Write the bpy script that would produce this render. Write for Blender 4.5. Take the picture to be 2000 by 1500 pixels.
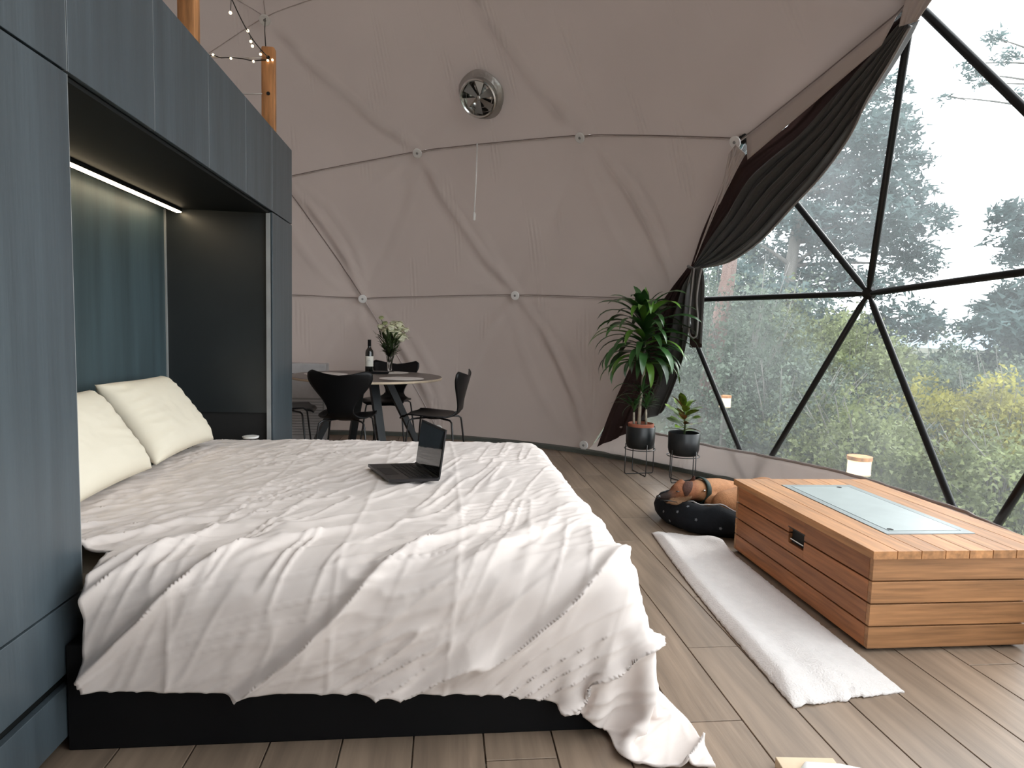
import bpy, bmesh, math, random
import numpy as np
from mathutils import Vector, Matrix, Euler, noise
random.seed(7); rng = np.random.default_rng(7)
PI = math.pi
scene = bpy.context.scene
COL = scene.collection
for _o in list(bpy.data.objects): bpy.data.objects.remove(_o)

# ------------------------------------------------------------------ camera
HC = 1.177; FPX = 1224.1
YAW, PIT, ROL = 0.1080783, 0.0847553, 0.0287245
FW = np.array([math.sin(YAW)*math.cos(PIT), math.cos(YAW)*math.cos(PIT), -math.sin(PIT)])
_R = np.array([math.cos(YAW), -math.sin(YAW), 0.0]); _U = np.cross(_R, FW)
RT = _R*math.cos(ROL)+_U*math.sin(ROL); UP = _U*math.cos(ROL)-_R*math.sin(ROL)
cam = bpy.data.objects.new('camera', bpy.data.cameras.new('camera')); COL.objects.link(cam)
cam.matrix_world = Matrix(((RT[0], UP[0], -FW[0], 0), (RT[1], UP[1], -FW[1], 0), (RT[2], UP[2], -FW[2], HC), (0, 0, 0, 1)))
cam.data.sensor_fit = 'HORIZONTAL'; cam.data.sensor_width = 36; cam.data.lens = FPX/2000*36
cam.data.clip_start = 0.02; cam.data.clip_end = 500
scene.camera = cam
# ------------------------------------------------------------------ world, exposure
w = bpy.data.worlds.new('overcast_sky'); scene.world = w; w.use_nodes = True
wn = w.node_tree.nodes; wl = w.node_tree.links; wn.clear()
_out = wn.new('ShaderNodeOutputWorld'); _bg = wn.new('ShaderNodeBackground')
_bg.inputs[0].default_value = (0.93, 0.965, 1.0, 1); _bg.inputs[1].default_value = 4.2
wl.new(_bg.outputs[0], _out.inputs[0])
# soft low sun behind thin cloud, coming in through the glazing
_s = bpy.data.lights.new('hazy_sun', 'SUN'); _s.energy = 1.5; _s.angle = math.radians(22); _s.color = (1.0, 0.96, 0.9)
sun = bpy.data.objects.new('hazy_sun', _s); COL.objects.link(sun)
sun.rotation_euler = Vector((-0.93, -0.42, -0.52)).to_track_quat('-Z', 'Y').to_euler()
vs = scene.view_settings
vs.view_transform = 'Standard'; vs.look = 'None'; vs.gamma = 1; vs.use_curve_mapping = False
vs.exposure = -0.04
scene.cycles.max_bounces = 10; scene.cycles.diffuse_bounces = 6; scene.cycles.transparent_max_bounces = 24
scene.cycles.caustics_reflective = False; scene.cycles.caustics_refractive = False
scene.cycles.sample_clamp_indirect = 6

# ------------------------------------------------------------------ picture -> world helpers (real planes of the room)
CAMP = np.array([0, 0, HC])
def ray(u, v): return FW+RT*(u-1000)/FPX-UP*(v-750)/FPX
def onz(u, v, z=0.0): r = ray(u, v); return r*(z-HC)/r[2]+CAMP
def onx(u, v, x): r = ray(u, v); return r*x/r[0]+CAMP
def ony(u, v, y): r = ray(u, v); return r*y/r[1]+CAMP
DC = np.array([-1.217, 2.961, 0.775]); DR = 4.1668
def onsph(u, v, rad=DR, c=DC):
    r = ray(u, v); o = CAMP-c; A = r@r; B = 2*r@o; q = o@o-rad**2
    return r*((-B+math.sqrt(max(0, B*B-4*A*q)))/2/A)+CAMP

# ------------------------------------------------------------------ materials
def srgb(r, g, b): return tuple(((c/255)/12.92 if c/255 <= .04045 else ((c/255+.055)/1.055)**2.4) for c in (r, g, b))+(1,)
MATS = {}
def mat(name, col, rough=.6, metal=0., spec=.5, nscale=None, namt=.15, bump=0., bscale=80, stretch=(1, 1, 1), emis=None, estr=0, sheen=0, trans=0, coat=0, alpha=1, attr=None):
    if name in MATS: return MATS[name]
    m = bpy.data.materials.new(name); m.use_nodes = True; MATS[name] = m
    nt = m.node_tree; N = nt.nodes; L = nt.links; b = N['Principled BSDF']
    if len(col) == 3: col = (*col, 1)
    b.inputs['Base Color'].default_value = col; b.inputs['Roughness'].default_value = rough
    b.inputs['Metallic'].default_value = metal; b.inputs['Specular IOR Level'].default_value = spec
    if sheen: b.inputs['Sheen Weight'].default_value = sheen
    if coat: b.inputs['Coat Weight'].default_value = coat
    if trans: b.inputs['Transmission Weight'].default_value = trans
    if emis: b.inputs['Emission Color'].default_value = (*emis, 1) if len(emis) == 3 else emis; b.inputs['Emission Strength'].default_value = estr
    tc = N.new('ShaderNodeTexCoord'); mp = N.new('ShaderNodeMapping'); mp.inputs['Scale'].default_value = stretch
    L.new(tc.outputs['Object'], mp.inputs[0])
    nz = N.new('ShaderNodeTexNoise'); nz.inputs['Scale'].default_value = nscale or 8; nz.inputs['Detail'].default_value = 6
    L.new(mp.outputs[0], nz.inputs['Vector'])
    mx = N.new('ShaderNodeMix'); mx.data_type = 'RGBA'; mx.blend_type = 'MULTIPLY'; mx.inputs[0].default_value = 1
    rp = N.new('ShaderNodeMapRange'); rp.inputs[1].default_value = .25; rp.inputs[2].default_value = .75
    rp.inputs[3].default_value = 1-namt; rp.inputs[4].default_value = 1+namt
    L.new(nz.outputs[0], rp.inputs[0])
    if attr:
        at = N.new('ShaderNodeAttribute'); at.attribute_name = attr; L.new(at.outputs['Color'], mx.inputs[6])
    else: mx.inputs[6].default_value = col
    L.new(rp.outputs[0], mx.inputs[7]); L.new(mx.outputs[2], b.inputs['Base Color'])
    if bump:
        nb = N.new('ShaderNodeTexNoise'); nb.inputs['Scale'].default_value = bscale; nb.inputs['Detail'].default_value = 4
        L.new(mp.outputs[0], nb.inputs['Vector'])
        bp = N.new('ShaderNodeBump'); bp.inputs['Strength'].default_value = bump; bp.inputs['Distance'].default_value = .01
        L.new(nb.outputs[0], bp.inputs['Height']); L.new(bp.outputs[0], b.inputs['Normal'])
    return m
def per_object(m, lo=.8, hi=1.2, sat=0.0):
    """each plank / leaf / slat its own slight shade (object random)"""
    nt = m.node_tree; N = nt.nodes; L = nt.links; b = N['Principled BSDF']
    src = b.inputs['Base Color'].links[0].from_socket
    oi = N.new('ShaderNodeObjectInfo'); mr = N.new('ShaderNodeMapRange'); mr.inputs[3].default_value = lo; mr.inputs[4].default_value = hi
    L.new(oi.outputs['Random'], mr.inputs[0])
    mx = N.new('ShaderNodeMix'); mx.data_type = 'RGBA'; mx.blend_type = 'MULTIPLY'; mx.inputs[0].default_value = 1
    L.new(src, mx.inputs[6]); L.new(mr.outputs[0], mx.inputs[7]); L.new(mx.outputs[2], b.inputs['Base Color'])
    return m
M = {}
M['cab'] = mat('blue_grey_laminate', (.056, .074, .086), .38, nscale=14, namt=.30, stretch=(1, 1, .06), bump=.10, bscale=90, spec=.8)
M['cab_in'] = mat('dark_cabinet_interior', (.020, .024, .026), .38, nscale=6, namt=.1)
M['carcass'] = mat('cabinet_carcass', (.004, .005, .005), .6, spec=.25)
M['teal'] = mat('niche_back_laminate', (.045, .070, .078), .5, nscale=10, namt=.35, stretch=(1, 1, .08), bump=.06, bscale=60)
M['edge'] = mat('pale_trim_and_glint', (.30, .31, .31), .35)  # pale tone for the niche trims and the painted door-gap glints
M['black'] = mat('black_base', (.003, .003, .0035), .7, spec=.2)
M['duvet'] = mat('blush_cotton', (.69, .62, .58), .85, nscale=3, namt=.04, sheen=.15)
M['pillow'] = mat('lamp_tinted_cotton', (.76, .70, .57), .85, nscale=3, namt=.03, bump=.03, bscale=200)  # warm tint of the strip lamp is put into the cotton colour
M['liner'] = mat('taupe_fabric', (.50, .42, .38), .88, nscale=1.2, namt=.05, bump=.10, bscale=260, sheen=.1)
M['liner_hi'] = mat('pale_flap_fabric', (.52, .455, .43), .85, nscale=2, namt=.03)
def pleats(m, amt):
    # faint pressed pleats: fine relief running up the cloth in scattered groups
    nt = m.node_tree; N = nt.nodes; L = nt.links; b = N['Principled BSDF']
    tc = N.new('ShaderNodeTexCoord'); sp = N.new('ShaderNodeSeparateXYZ'); L.new(tc.outputs['Object'], sp.inputs[0])
    def mth(op, a, b_=None):
        n = N.new('ShaderNodeMath'); n.operation = op
        for i, v in enumerate((a, b_)):
            if v is None: continue
            if isinstance(v, (int, float)): n.inputs[i].default_value = v
            else: L.new(v, n.inputs[i])
        return n.outputs[0]
    az = mth('ARCTAN2', mth('SUBTRACT', sp.outputs[1], 2.961), mth('SUBTRACT', sp.outputs[0], -1.217))
    wv = mth('SINE', mth('MULTIPLY', az, 560.0))
    cb = N.new('ShaderNodeCombineXYZ'); L.new(mth('MULTIPLY', az, 9.0), cb.inputs[0]); L.new(mth('MULTIPLY', sp.outputs[2], .8), cb.inputs[1])
    nz = N.new('ShaderNodeTexNoise'); nz.inputs['Scale'].default_value = 1.6; nz.inputs['Detail'].default_value = 1; L.new(cb.outputs[0], nz.inputs['Vector'])
    mr = N.new('ShaderNodeMapRange'); mr.inputs[1].default_value = .60; mr.inputs[2].default_value = .68; L.new(nz.outputs[0], mr.inputs[0])
    h = mth('MULTIPLY', wv, mr.outputs[0]); bp = N.new('ShaderNodeBump'); bp.inputs['Strength'].default_value = amt; bp.inputs['Distance'].default_value = .004
    old = b.inputs['Normal'].links[0].from_socket; L.new(h, bp.inputs['Height']); L.new(old, bp.inputs['Normal']); L.new(bp.outputs[0], b.inputs['Normal'])
pleats(M['liner'], .55)
def let_through(m, k):
    nt = m.node_tree; N = nt.nodes; L = nt.links; b = N['Principled BSDF']; o = [n for n in N if n.type == 'OUTPUT_MATERIAL'][0]
    t = N.new('ShaderNodeBsdfTranslucent'); L.new(b.inputs['Base Color'].links[0].from_socket, t.inputs[0])
    x = N.new('ShaderNodeMixShader'); x.inputs[0].default_value = k; L.new(b.outputs[0], x.inputs[1]); L.new(t.outputs[0], x.inputs[2]); L.new(x.outputs[0], o.inputs[0])
let_through(M['liner'], .058)
M['seam'] = mat('seam_cord', (.25, .20, .18), .8)
M['seam_hi'] = mat('seam_piping', (.55, .48, .46), .8)
M['skirt'] = mat('skirt_fabric', (.76, .71, .69), .85, nscale=2, namt=.05, bump=.1, bscale=200)
pleats(M['skirt'], .6); let_through(M['skirt'], .45)
M['white'] = mat('white_plastic', (.88, .87, .85), .4)
M['grey'] = mat('grey_plastic', (.30, .30, .29), .5)
M['frame'] = mat('black_steel_tube', (.006, .0065, .007), .38, spec=.4)
M['kerb'] = mat('grey_green_kerb', (.10, .11, .095), .7)
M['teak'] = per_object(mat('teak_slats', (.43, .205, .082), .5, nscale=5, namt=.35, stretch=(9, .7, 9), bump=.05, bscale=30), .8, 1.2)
M['teakx'] = per_object(mat('teak_cross_shaded', (.34, .165, .07), .5, nscale=5, namt=.38, stretch=(.7, 9, 14), bump=.05, bscale=30), .85, 1.15)  # teak copy darkened to paint shade on the end faces
M['teaky'] = per_object(mat('teak_side_shaded', (.30, .115, .042), .5, nscale=5, namt=.38, stretch=(9, .7, 14), bump=.05, bscale=30), .85, 1.12)  # darker teak copy, shade of the long sides put into the colour
M['stone'] = mat('pale_grey_stone', (.36, .40, .39), .32, nscale=9, namt=.08, spec=.6)
M['stone2'] = mat('grey_stone_border', (.27, .30, .30), .35, nscale=9, namt=.06)
M['dark'] = mat('dark_recess', (.008, .008, .008), .8)
M['fleece'] = mat('white_fleece', (.68, .63, .60), .95, nscale=30, namt=.05, bump=.5, bscale=160, sheen=.4)
M['chair'] = mat('black_lacquered_shell', (.0045, .0045, .005), .40, spec=.3, nscale=4, namt=.1)
M['leg'] = mat('black_metal_leg', (.010, .010, .011), .3, spec=.6)
M['tleg'] = mat('black_oak_leg', (.022, .025, .027), .5, nscale=8, namt=.2)
M['ttop'] = mat('grey_brown_tabletop', (.13, .105, .09), .35, nscale=4, namt=.2, stretch=(1, 8, 1))
M['tedge'] = mat('light_ply_edge', (.62, .50, .36), .5)
M['matw'] = mat('pale_placemat', (.78, .74, .70), .7)
M['glass'] = mat('clear_glass', (.95, .97, .96), .03, trans=1)
M['bottle'] = mat('dark_wine_glass', (.008, .010, .008), .08, spec=.7, coat=.5)
M['label'] = mat('cream_paper_label', (.78, .76, .68), .7)
M['petal'] = mat('cream_petals', (.82, .82, .62), .7, nscale=60, namt=.15)
M['bud'] = mat('pale_green_bud', (.50, .55, .28), .7)
M['stemg'] = mat('dark_green_stem', (.045, .075, .025), .6)
M['leafd'] = per_object(mat('glossy_dark_leaf', (.030, .085, .022), .30, nscale=6, namt=.25, spec=.6), .6, 1.5)
M['leafl'] = per_object(mat('bright_green_leaf', (.10, .22, .03), .32, nscale=6, namt=.25, spec=.6), .8, 1.3)
M['croton'] = per_object(mat('croton_leaf', (.10, .17, .018), .45, nscale=30, namt=.8, spec=.3), .5, 1.8)
M['crotonr'] = per_object(mat('croton_leaf_red', (.16, .05, .02), .45, nscale=30, namt=.7, spec=.3), .6, 1.5)
M['pot'] = mat('matt_black_pot', (.007, .009, .010), .36, nscale=10, namt=.05)
M['terra'] = mat('terracotta', (.36, .115, .065), .75, nscale=10, namt=.12)
M['soil'] = mat('soil', (.03, .02, .014), .95, bump=.6, bscale=60)
M['bark'] = mat('pale_cane', (.33, .29, .22), .8, nscale=30, namt=.3)
M['curt'] = mat('charcoal_curtain', (.070, .066, .063), .85, nscale=30, namt=.08, sheen=.3)
M['lining'] = mat('maroon_lining', (.040, .018, .017), .85, nscale=10, namt=.1)
M['piping'] = mat('pale_hem_piping', (.34, .32, .31), .8)
M['dogbed'] = mat('black_patterned_fabric', (.006, .007, .009), .9, spec=.2, nscale=16, namt=.3, bump=.3, bscale=60)
M['print'] = mat('grey_print_dots', (.13, .14, .15), .85)
M['fur'] = mat('tan_fur', (.4, .2, .1), .8, nscale=60, namt=.14, bump=.3, bscale=120, stretch=(1, 1, 1), spec=.2, attr='tint')
M['nose'] = mat('black_nose', (.01, .009, .009), .35)
M['collar'] = mat('dark_green_collar', (.004, .016, .012), .6, spec=.3)
M['steel'] = mat('brushed_steel', (.62, .62, .60), .18, metal=1, nscale=4, namt=.1)
M['foil'] = mat('silver_foil_collar', (.45, .43, .41), .35, metal=.8, bump=.8, bscale=25)
M['post'] = mat('knotty_pine_post', (.50, .225, .085), .55, nscale=6, namt=.5, stretch=(6, 6, .8), bump=.05)
M['rope'] = mat('white_rope', (.66, .60, .56), .8)
M['wire'] = mat('dark_wire', (.02, .018, .014), .6)
M['bulb'] = mat('lit_fairy_bulb', (1, .9, .7), .4, emis=(1, .80, .48), estr=4)
M['led'] = mat('lit_led_strip', (1, .95, .85), .4, emis=(1, .80, .52), estr=15)
M['lampglow'] = mat('lit_lantern_glass', (1, .9, .6), .3, emis=(1, .72, .36), estr=7)
M['lap'] = mat('dark_grey_aluminium', (.035, .033, .035), .35, metal=.6)
M['key'] = mat('black_keys', (.008, .008, .009), .5)
M['screen'] = mat('glossy_dark_screen', (.006, .006, .007), .04, spec=.9)
M['card'] = mat('beige_card', (.66, .52, .36), .7)
M['heater'] = mat('white_enamel', (.50, .49, .49), .4)
M['grout'] = mat('pale_grout', (.48, .43, .36), .8)
# floor planks: grey-brown oak-look, grain along Y
def wood_floor():
    m = mat('oak_look_plank', (.245, .180, .130), .38, nscale=3.2, namt=.34, stretch=(7, .55, 1), bump=.06, bscale=14)
    return per_object(m, .86, 1.13)
M['plank'] = wood_floor()
# clear vinyl of the glazing: mostly see-through, a little milky, a little glossy
def vinyl():
    m = bpy.data.materials.new('clear_milky_vinyl'); m.use_nodes = True; nt = m.node_tree; N = nt.nodes; L = nt.links; N.clear()
    o = N.new('ShaderNodeOutputMaterial'); t = N.new('ShaderNodeBsdfTransparent'); t.inputs[0].default_value = (.95, .97, .97, 1)
    g = N.new('ShaderNodeBsdfGlossy'); g.inputs['Roughness'].default_value = .2
    d = N.new('ShaderNodeBsdfTranslucent'); d.inputs[0].default_value = (.86, .90, .92, 1)
    a = N.new('ShaderNodeMixShader'); b = N.new('ShaderNodeMixShader'); f = N.new('ShaderNodeFresnel'); f.inputs[0].default_value = 1.12
    nz = N.new('ShaderNodeTexNoise'); nz.inputs['Scale'].default_value = 1.3; nz.inputs['Detail'].default_value = 5
    tc = N.new('ShaderNodeTexCoord'); L.new(tc.outputs['Object'], nz.inputs['Vector'])
    mr = N.new('ShaderNodeMapRange'); mr.inputs[1].default_value = .3; mr.inputs[2].default_value = .75; mr.inputs[3].default_value = .035; mr.inputs[4].default_value = .12
    L.new(nz.outputs[0], mr.inputs[0]); L.new(mr.outputs[0], a.inputs[0]); L.new(t.outputs[0], a.inputs[1]); L.new(d.outputs[0], a.inputs[2])
    L.new(f.outputs[0], b.inputs[0]); L.new(a.outputs[0], b.inputs[1]); L.new(g.outputs[0], b.inputs[2]); L.new(b.outputs[0], o.inputs[0])
    return m
M['vinyl'] = vinyl()
def foliage(name, col, tr=.35, namt=.4, sc=3):
    m = mat(name, col, .7, nscale=sc, namt=namt); nt = m.node_tree; N = nt.nodes; L = nt.links
    b = N['Principled BSDF']; o = [n for n in N if n.type == 'OUTPUT_MATERIAL'][0]
    t = N.new('ShaderNodeBsdfTranslucent'); src = b.inputs['Base Color'].links[0].from_socket; L.new(src, t.inputs[0])
    x = N.new('ShaderNodeMixShader'); x.inputs[0].default_value = tr; L.new(b.outputs[0], x.inputs[1]); L.new(t.outputs[0], x.inputs[2]); L.new(x.outputs[0], o.inputs[0])
    return m

# ------------------------------------------------------------------ mesh helpers
def obj(name, V, F, m=None, parent=None, smooth=False, mats=None, fm=None):
    me = bpy.data.meshes.new(name)
    me.from_pydata([tuple(map(float, v)) for v in V], [], [tuple(int(i) for i in f) for f in F])
    if m: me.materials.append(m)
    if mats:
        for k in mats: me.materials.append(k)
    if fm is not None: me.polygons.foreach_set('material_index', fm)
    if smooth: me.polygons.foreach_set('use_smooth', [True]*len(me.polygons))
    me.update()
    o = bpy.data.objects.new(name, me); COL.objects.link(o)
    if parent is not None: attach(o, parent)
    return o
def attach(o, parent):
    o.parent = parent
    o.matrix_parent_inverse = Matrix.Translation(-Vector(parent.location)) if not parent.parent else (parent.matrix_parent_inverse.copy() if False else Matrix.Identity(4))
    if parent.parent:
        o.matrix_parent_inverse = parent_world(parent).inverted()
def parent_world(p):
    mw = p.matrix_basis.copy()
    while p.parent:
        mw = p.parent.matrix_basis @ (p.matrix_parent_inverse @ mw); p = p.parent
        if p.parent: pass
    return mw
def tag(o, label=None, cat=None, group=None, kind=None):
    if label: o['label'] = label
    if cat: o['category'] = cat
    if group: o['group'] = group
    if kind: o['kind'] = kind
    return o
def thing(name, label, cat, loc=(0, 0, 0), group=None):
    o = bpy.data.objects.new(name, None); o.empty_display_size = .1; COL.objects.link(o); o.location = [float(c) for c in loc]
    return tag(o, label, cat, group)
class G:
    """collects shapes, in world coordinates, that become ONE mesh"""
    def __init__(s): s.V = []; s.F = []
    def add(s, V, F):
        n = len(s.V); s.V += [tuple(map(float, v)) for v in V]; s.F += [tuple(int(i)+n for i in f) for f in F]; return s
    def box(s, a, b, rot=0, bev=0.0):
        a = np.array(a, float); b = np.array(b, float); lo = np.minimum(a, b); hi = np.maximum(a, b); c = (lo+hi)/2; h = (hi-lo)/2
        if bev <= 0:
            P = [(x, y, z) for x in (-1, 1) for y in (-1, 1) for z in (-1, 1)]
            V = [np.array(p)*h for p in P]; F = [(0, 1, 3, 2), (4, 6, 7, 5), (0, 4, 5, 1), (2, 3, 7, 6), (0, 2, 6, 4), (1, 5, 7, 3)]
        else:
            bm = bmesh.new(); bmesh.ops.create_cube(bm, size=2)
            for v in bm.verts: v.co = Vector((v.co.x*h[0], v.co.y*h[1], v.co.z*h[2]))
            bmesh.ops.bevel(bm, geom=bm.edges[:], offset=min(bev, *(h*.9)), segments=2, profile=.5, affect='EDGES')
            bm.verts.index_update(); V = [np.array(v.co) for v in bm.verts]; F = [[v.index for v in f.verts] for f in bm.faces]; bm.free()
        if rot:
            cs, sn = math.cos(rot), math.sin(rot); V = [np.array((v[0]*cs-v[1]*sn, v[0]*sn+v[1]*cs, v[2])) for v in V]
        return s.add([v+c for v in V], F)
    def tube(s, pts, r, n=10, cap=True):
        P = [np.array(p, float) for p in pts]; R = r if hasattr(r, '__len__') else [r]*len(P)
        T = []
        for i in range(len(P)):
            t = P[min(i+1, len(P)-1)]-P[max(i-1, 0)]; T.append(t/(np.linalg.norm(t)+1e-12))
        ref = np.array([0, 0, 1.0]) if abs(T[0][2]) < .9 else np.array([1.0, 0, 0])
        u = np.cross(T[0], ref); u /= np.linalg.norm(u); V = []
        for i, p in enumerate(P):
            u = u-T[i]*(u@T[i]); u /= (np.linalg.norm(u)+1e-12); v = np.cross(T[i], u)
            for k in range(n):
                a = 2*PI*k/n; V.append(p+R[i]*(u*math.cos(a)+v*math.sin(a)))
        F = [(i*n+k, i*n+(k+1) % n, (i+1)*n+(k+1) % n, (i+1)*n+k) for i in range(len(P)-1) for k in range(n)]
        if cap: F += [tuple(range(n))[::-1], tuple(range((len(P)-1)*n, len(P)*n))]
        return s.add(V, F)
    def lathe(s, prof, c, n=28, closed=False):
        V = []; c = np.array(c, float)
        for r, z in prof:
            for k in range(n): a = 2*PI*k/n; V.append(c+[r*math.cos(a), r*math.sin(a), z])
        F = [(i*n+k, i*n+(k+1) % n, (i+1)*n+(k+1) % n, (i+1)*n+k) for i in range(len(prof)-1) for k in range(n)]
        if prof[0][0] > 0: F.append(tuple(range(n))[::-1])
        if prof[-1][0] > 0: F.append(tuple(range((len(prof)-1)*n, len(prof)*n)))
        return s.add(V, F)
    def ball(s, c, r, n=10, sc=(1, 1, 1)):
        c = np.array(c, float); V = []
        for i in range(n+1):
            th = PI*i/n
            for k in range(n*2): a = PI*k/n; V.append(c+r*np.array([math.sin(th)*math.cos(a)*sc[0], math.sin(th)*math.sin(a)*sc[1], math.cos(th)*sc[2]]))
        m = n*2
        F = [(i*m+k, (i+1)*m+k, (i+1)*m+(k+1) % m, i*m+(k+1) % m) for i in range(n) for k in range(m)]
        return s.add(V, F)
    def build(s, name, m, parent=None, smooth=False): return obj(name, s.V, s.F, m, parent, smooth)
def smooth_angle(o, deg=40):
    me = o.data; me.polygons.foreach_set('use_smooth', [True]*len(me.polygons))
    try: me.set_sharp_from_angle(angle=math.radians(deg))
    except Exception: pass
    return o
def grid(nu, nv, fn):
    V = [fn(i/(nu-1), j/(nv-1)) for i in range(nu) for j in range(nv)]
    F = [(i*nv+j, (i+1)*nv+j, (i+1)*nv+j+1, i*nv+j+1) for i in range(nu-1) for j in range(nv-1)]
    return V, F
def solidify(o, t, off=0):
    md = o.modifiers.new('thickness', 'SOLIDIFY'); md.thickness = t; md.offset = off
    return o
def bez(p0, p1, p2, t): p0, p1, p2 = map(np.array, (p0, p1, p2)); return p0*(1-t)**2+2*p1*t*(1-t)+p2*t*t
def fbm(x, y, z, s=1.0, o=4): return noise.fractal((x*s, y*s, z*s), 1.0, 2.0, o)

# ================================================================== THE SETTING
# ---- floor: planks along Y with grouted joints
fl = obj('floor', *[x for x in G().lathe([(4.35, -.06), (4.35, -.012)], (DC[0], DC[1], 0), 60).__dict__.values()][:2], M['grout']); tag(fl, kind='structure')
PW = .2007; X0 = -.8706
def plank_mesh(L, wd):
    return G().box((-wd/2+.0022, -L/2+.002, -.012), (wd/2-.0022, L/2-.002, 0), bev=.0015)
_pm = {}
npk = 0
for k in range(-3, 22):
    xc = X0+PW*(k+.5); off = (k*0.37) % 1*1.2
    for j in range(-2, 8):
        ya = off+j*1.2-.6; yb = ya+1.2
        # clip the plank to the round floor
        rr = 4.02
        def ylim(x): d = rr*rr-(x-DC[0])**2; return math.sqrt(d) if d > 0 else -1
        h = min(ylim(xc-PW/2), ylim(xc+PW/2))
        if h < 0: continue
        a, b = max(ya, DC[1]-h, 0.9), min(yb, DC[1]+h)
        if b-a < .1: continue
        if xc < -1.4 and b < 4.4: continue
        Lk = round(b-a, 3)
        if Lk not in _pm:
            g = plank_mesh(Lk, PW); me = bpy.data.meshes.new('plank'); me.from_pydata(g.V, [], g.F); me.materials.append(M['plank']); _pm[Lk] = me
        o = bpy.data.objects.new('plank', _pm[Lk]); COL.objects.link(o); o.location = (xc, (a+b)/2, 0); o.parent = fl; npk += 1
# ---- geodesic dome
ico = [(90, 0)]+[(26.565, 25.187+72*k) for k in range(5)]+[(-26.565, 25.187+36+72*k) for k in range(5)]
IV = [np.array([math.cos(math.radians(l))*math.cos(math.radians(a)), math.cos(math.radians(l))*math.sin(math.radians(a)), math.sin(math.radians(l))]) for l, a in ico]
IF = [(0, 1+k, 1+(k+1) % 5) for k in range(5)]+[(1+k, 6+k, 1+(k+1) % 5) for k in range(5)]+[(6+k, 6+(k+1) % 5, 1+(k+1) % 5) for k in range(5)]
hub = {}; hubs = []; tris = []
def hid(v):
    key = tuple((v*200).round().astype(int)); 
    for dk in (key,):
        if dk in hub: return hub[dk]
    for kk, idx in hub.items():
        if max(abs(kk[i]-key[i]) for i in range(3)) <= 2: return idx
    hub[key] = len(hubs); hubs.append(v); return hub[key]
for f in IF:
    a, b, c = [IV[i] for i in f]; idx = {}
    for i in range(4):
        for j in range(4-i):
            v = a+(b-a)*i/3+(c-a)*j/3; idx[i, j] = hid(v/np.linalg.norm(v))
    for i in range(3):
        for j in range(3-i):
            tris.append((idx[i, j], idx[i+1, j], idx[i, j+1]))
            if i+j < 2: tris.append((idx[i+1, j], idx[i+1, j+1], idx[i, j+1]))
HP = []
for v in hubs:
    P = v*DR+DC
    if P[2] < .35: P = np.array([P[0], P[1], 0.0 if P[2] > -.5 else -9])
    HP.append(P)
tris = [t for t in tris if min(HP[i][2] for i in t) > -1]
def kaz(P): return ((73.19-math.degrees(math.atan2(P[1]-DC[1], P[0]-DC[0]))+180) % 360-180)/24
def row(i): z = HP[i][2]; return 0 if z < .2 else 1 if z < 2 else 2 if z < 3.3 else 3
lower, mid, upper, panes = [], [], [], []
for t in tris:
    r = [row(i) for i in t]; c = sum(HP[i] for i in t)/3; k = kaz(c)
    if max(r) == 1: (panes if 1.3 < k < 5.7 else lower).append(t)
    elif max(r) == 2 and min(r) == 1: (panes if 1.8 < k < 5.2 else mid).append(t)
    else: (panes if min(r) == 2 and 3.1 < k < 4.9 else upper).append(t)
def inview(P):
    d = P-CAMP; ww = d@FW
    if ww < .3: return False
    u = 1000+FPX*(d@RT)/ww; v = 750-FPX*(d@UP)/ww
    return -500 < u < 2500 and -700 < v < 1500
edges = set()
for t in tris:
    for a, b in ((0, 1), (1, 2), (2, 0)): edges.add(tuple(sorted((t[a], t[b]))))
edges = list(edges)
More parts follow.
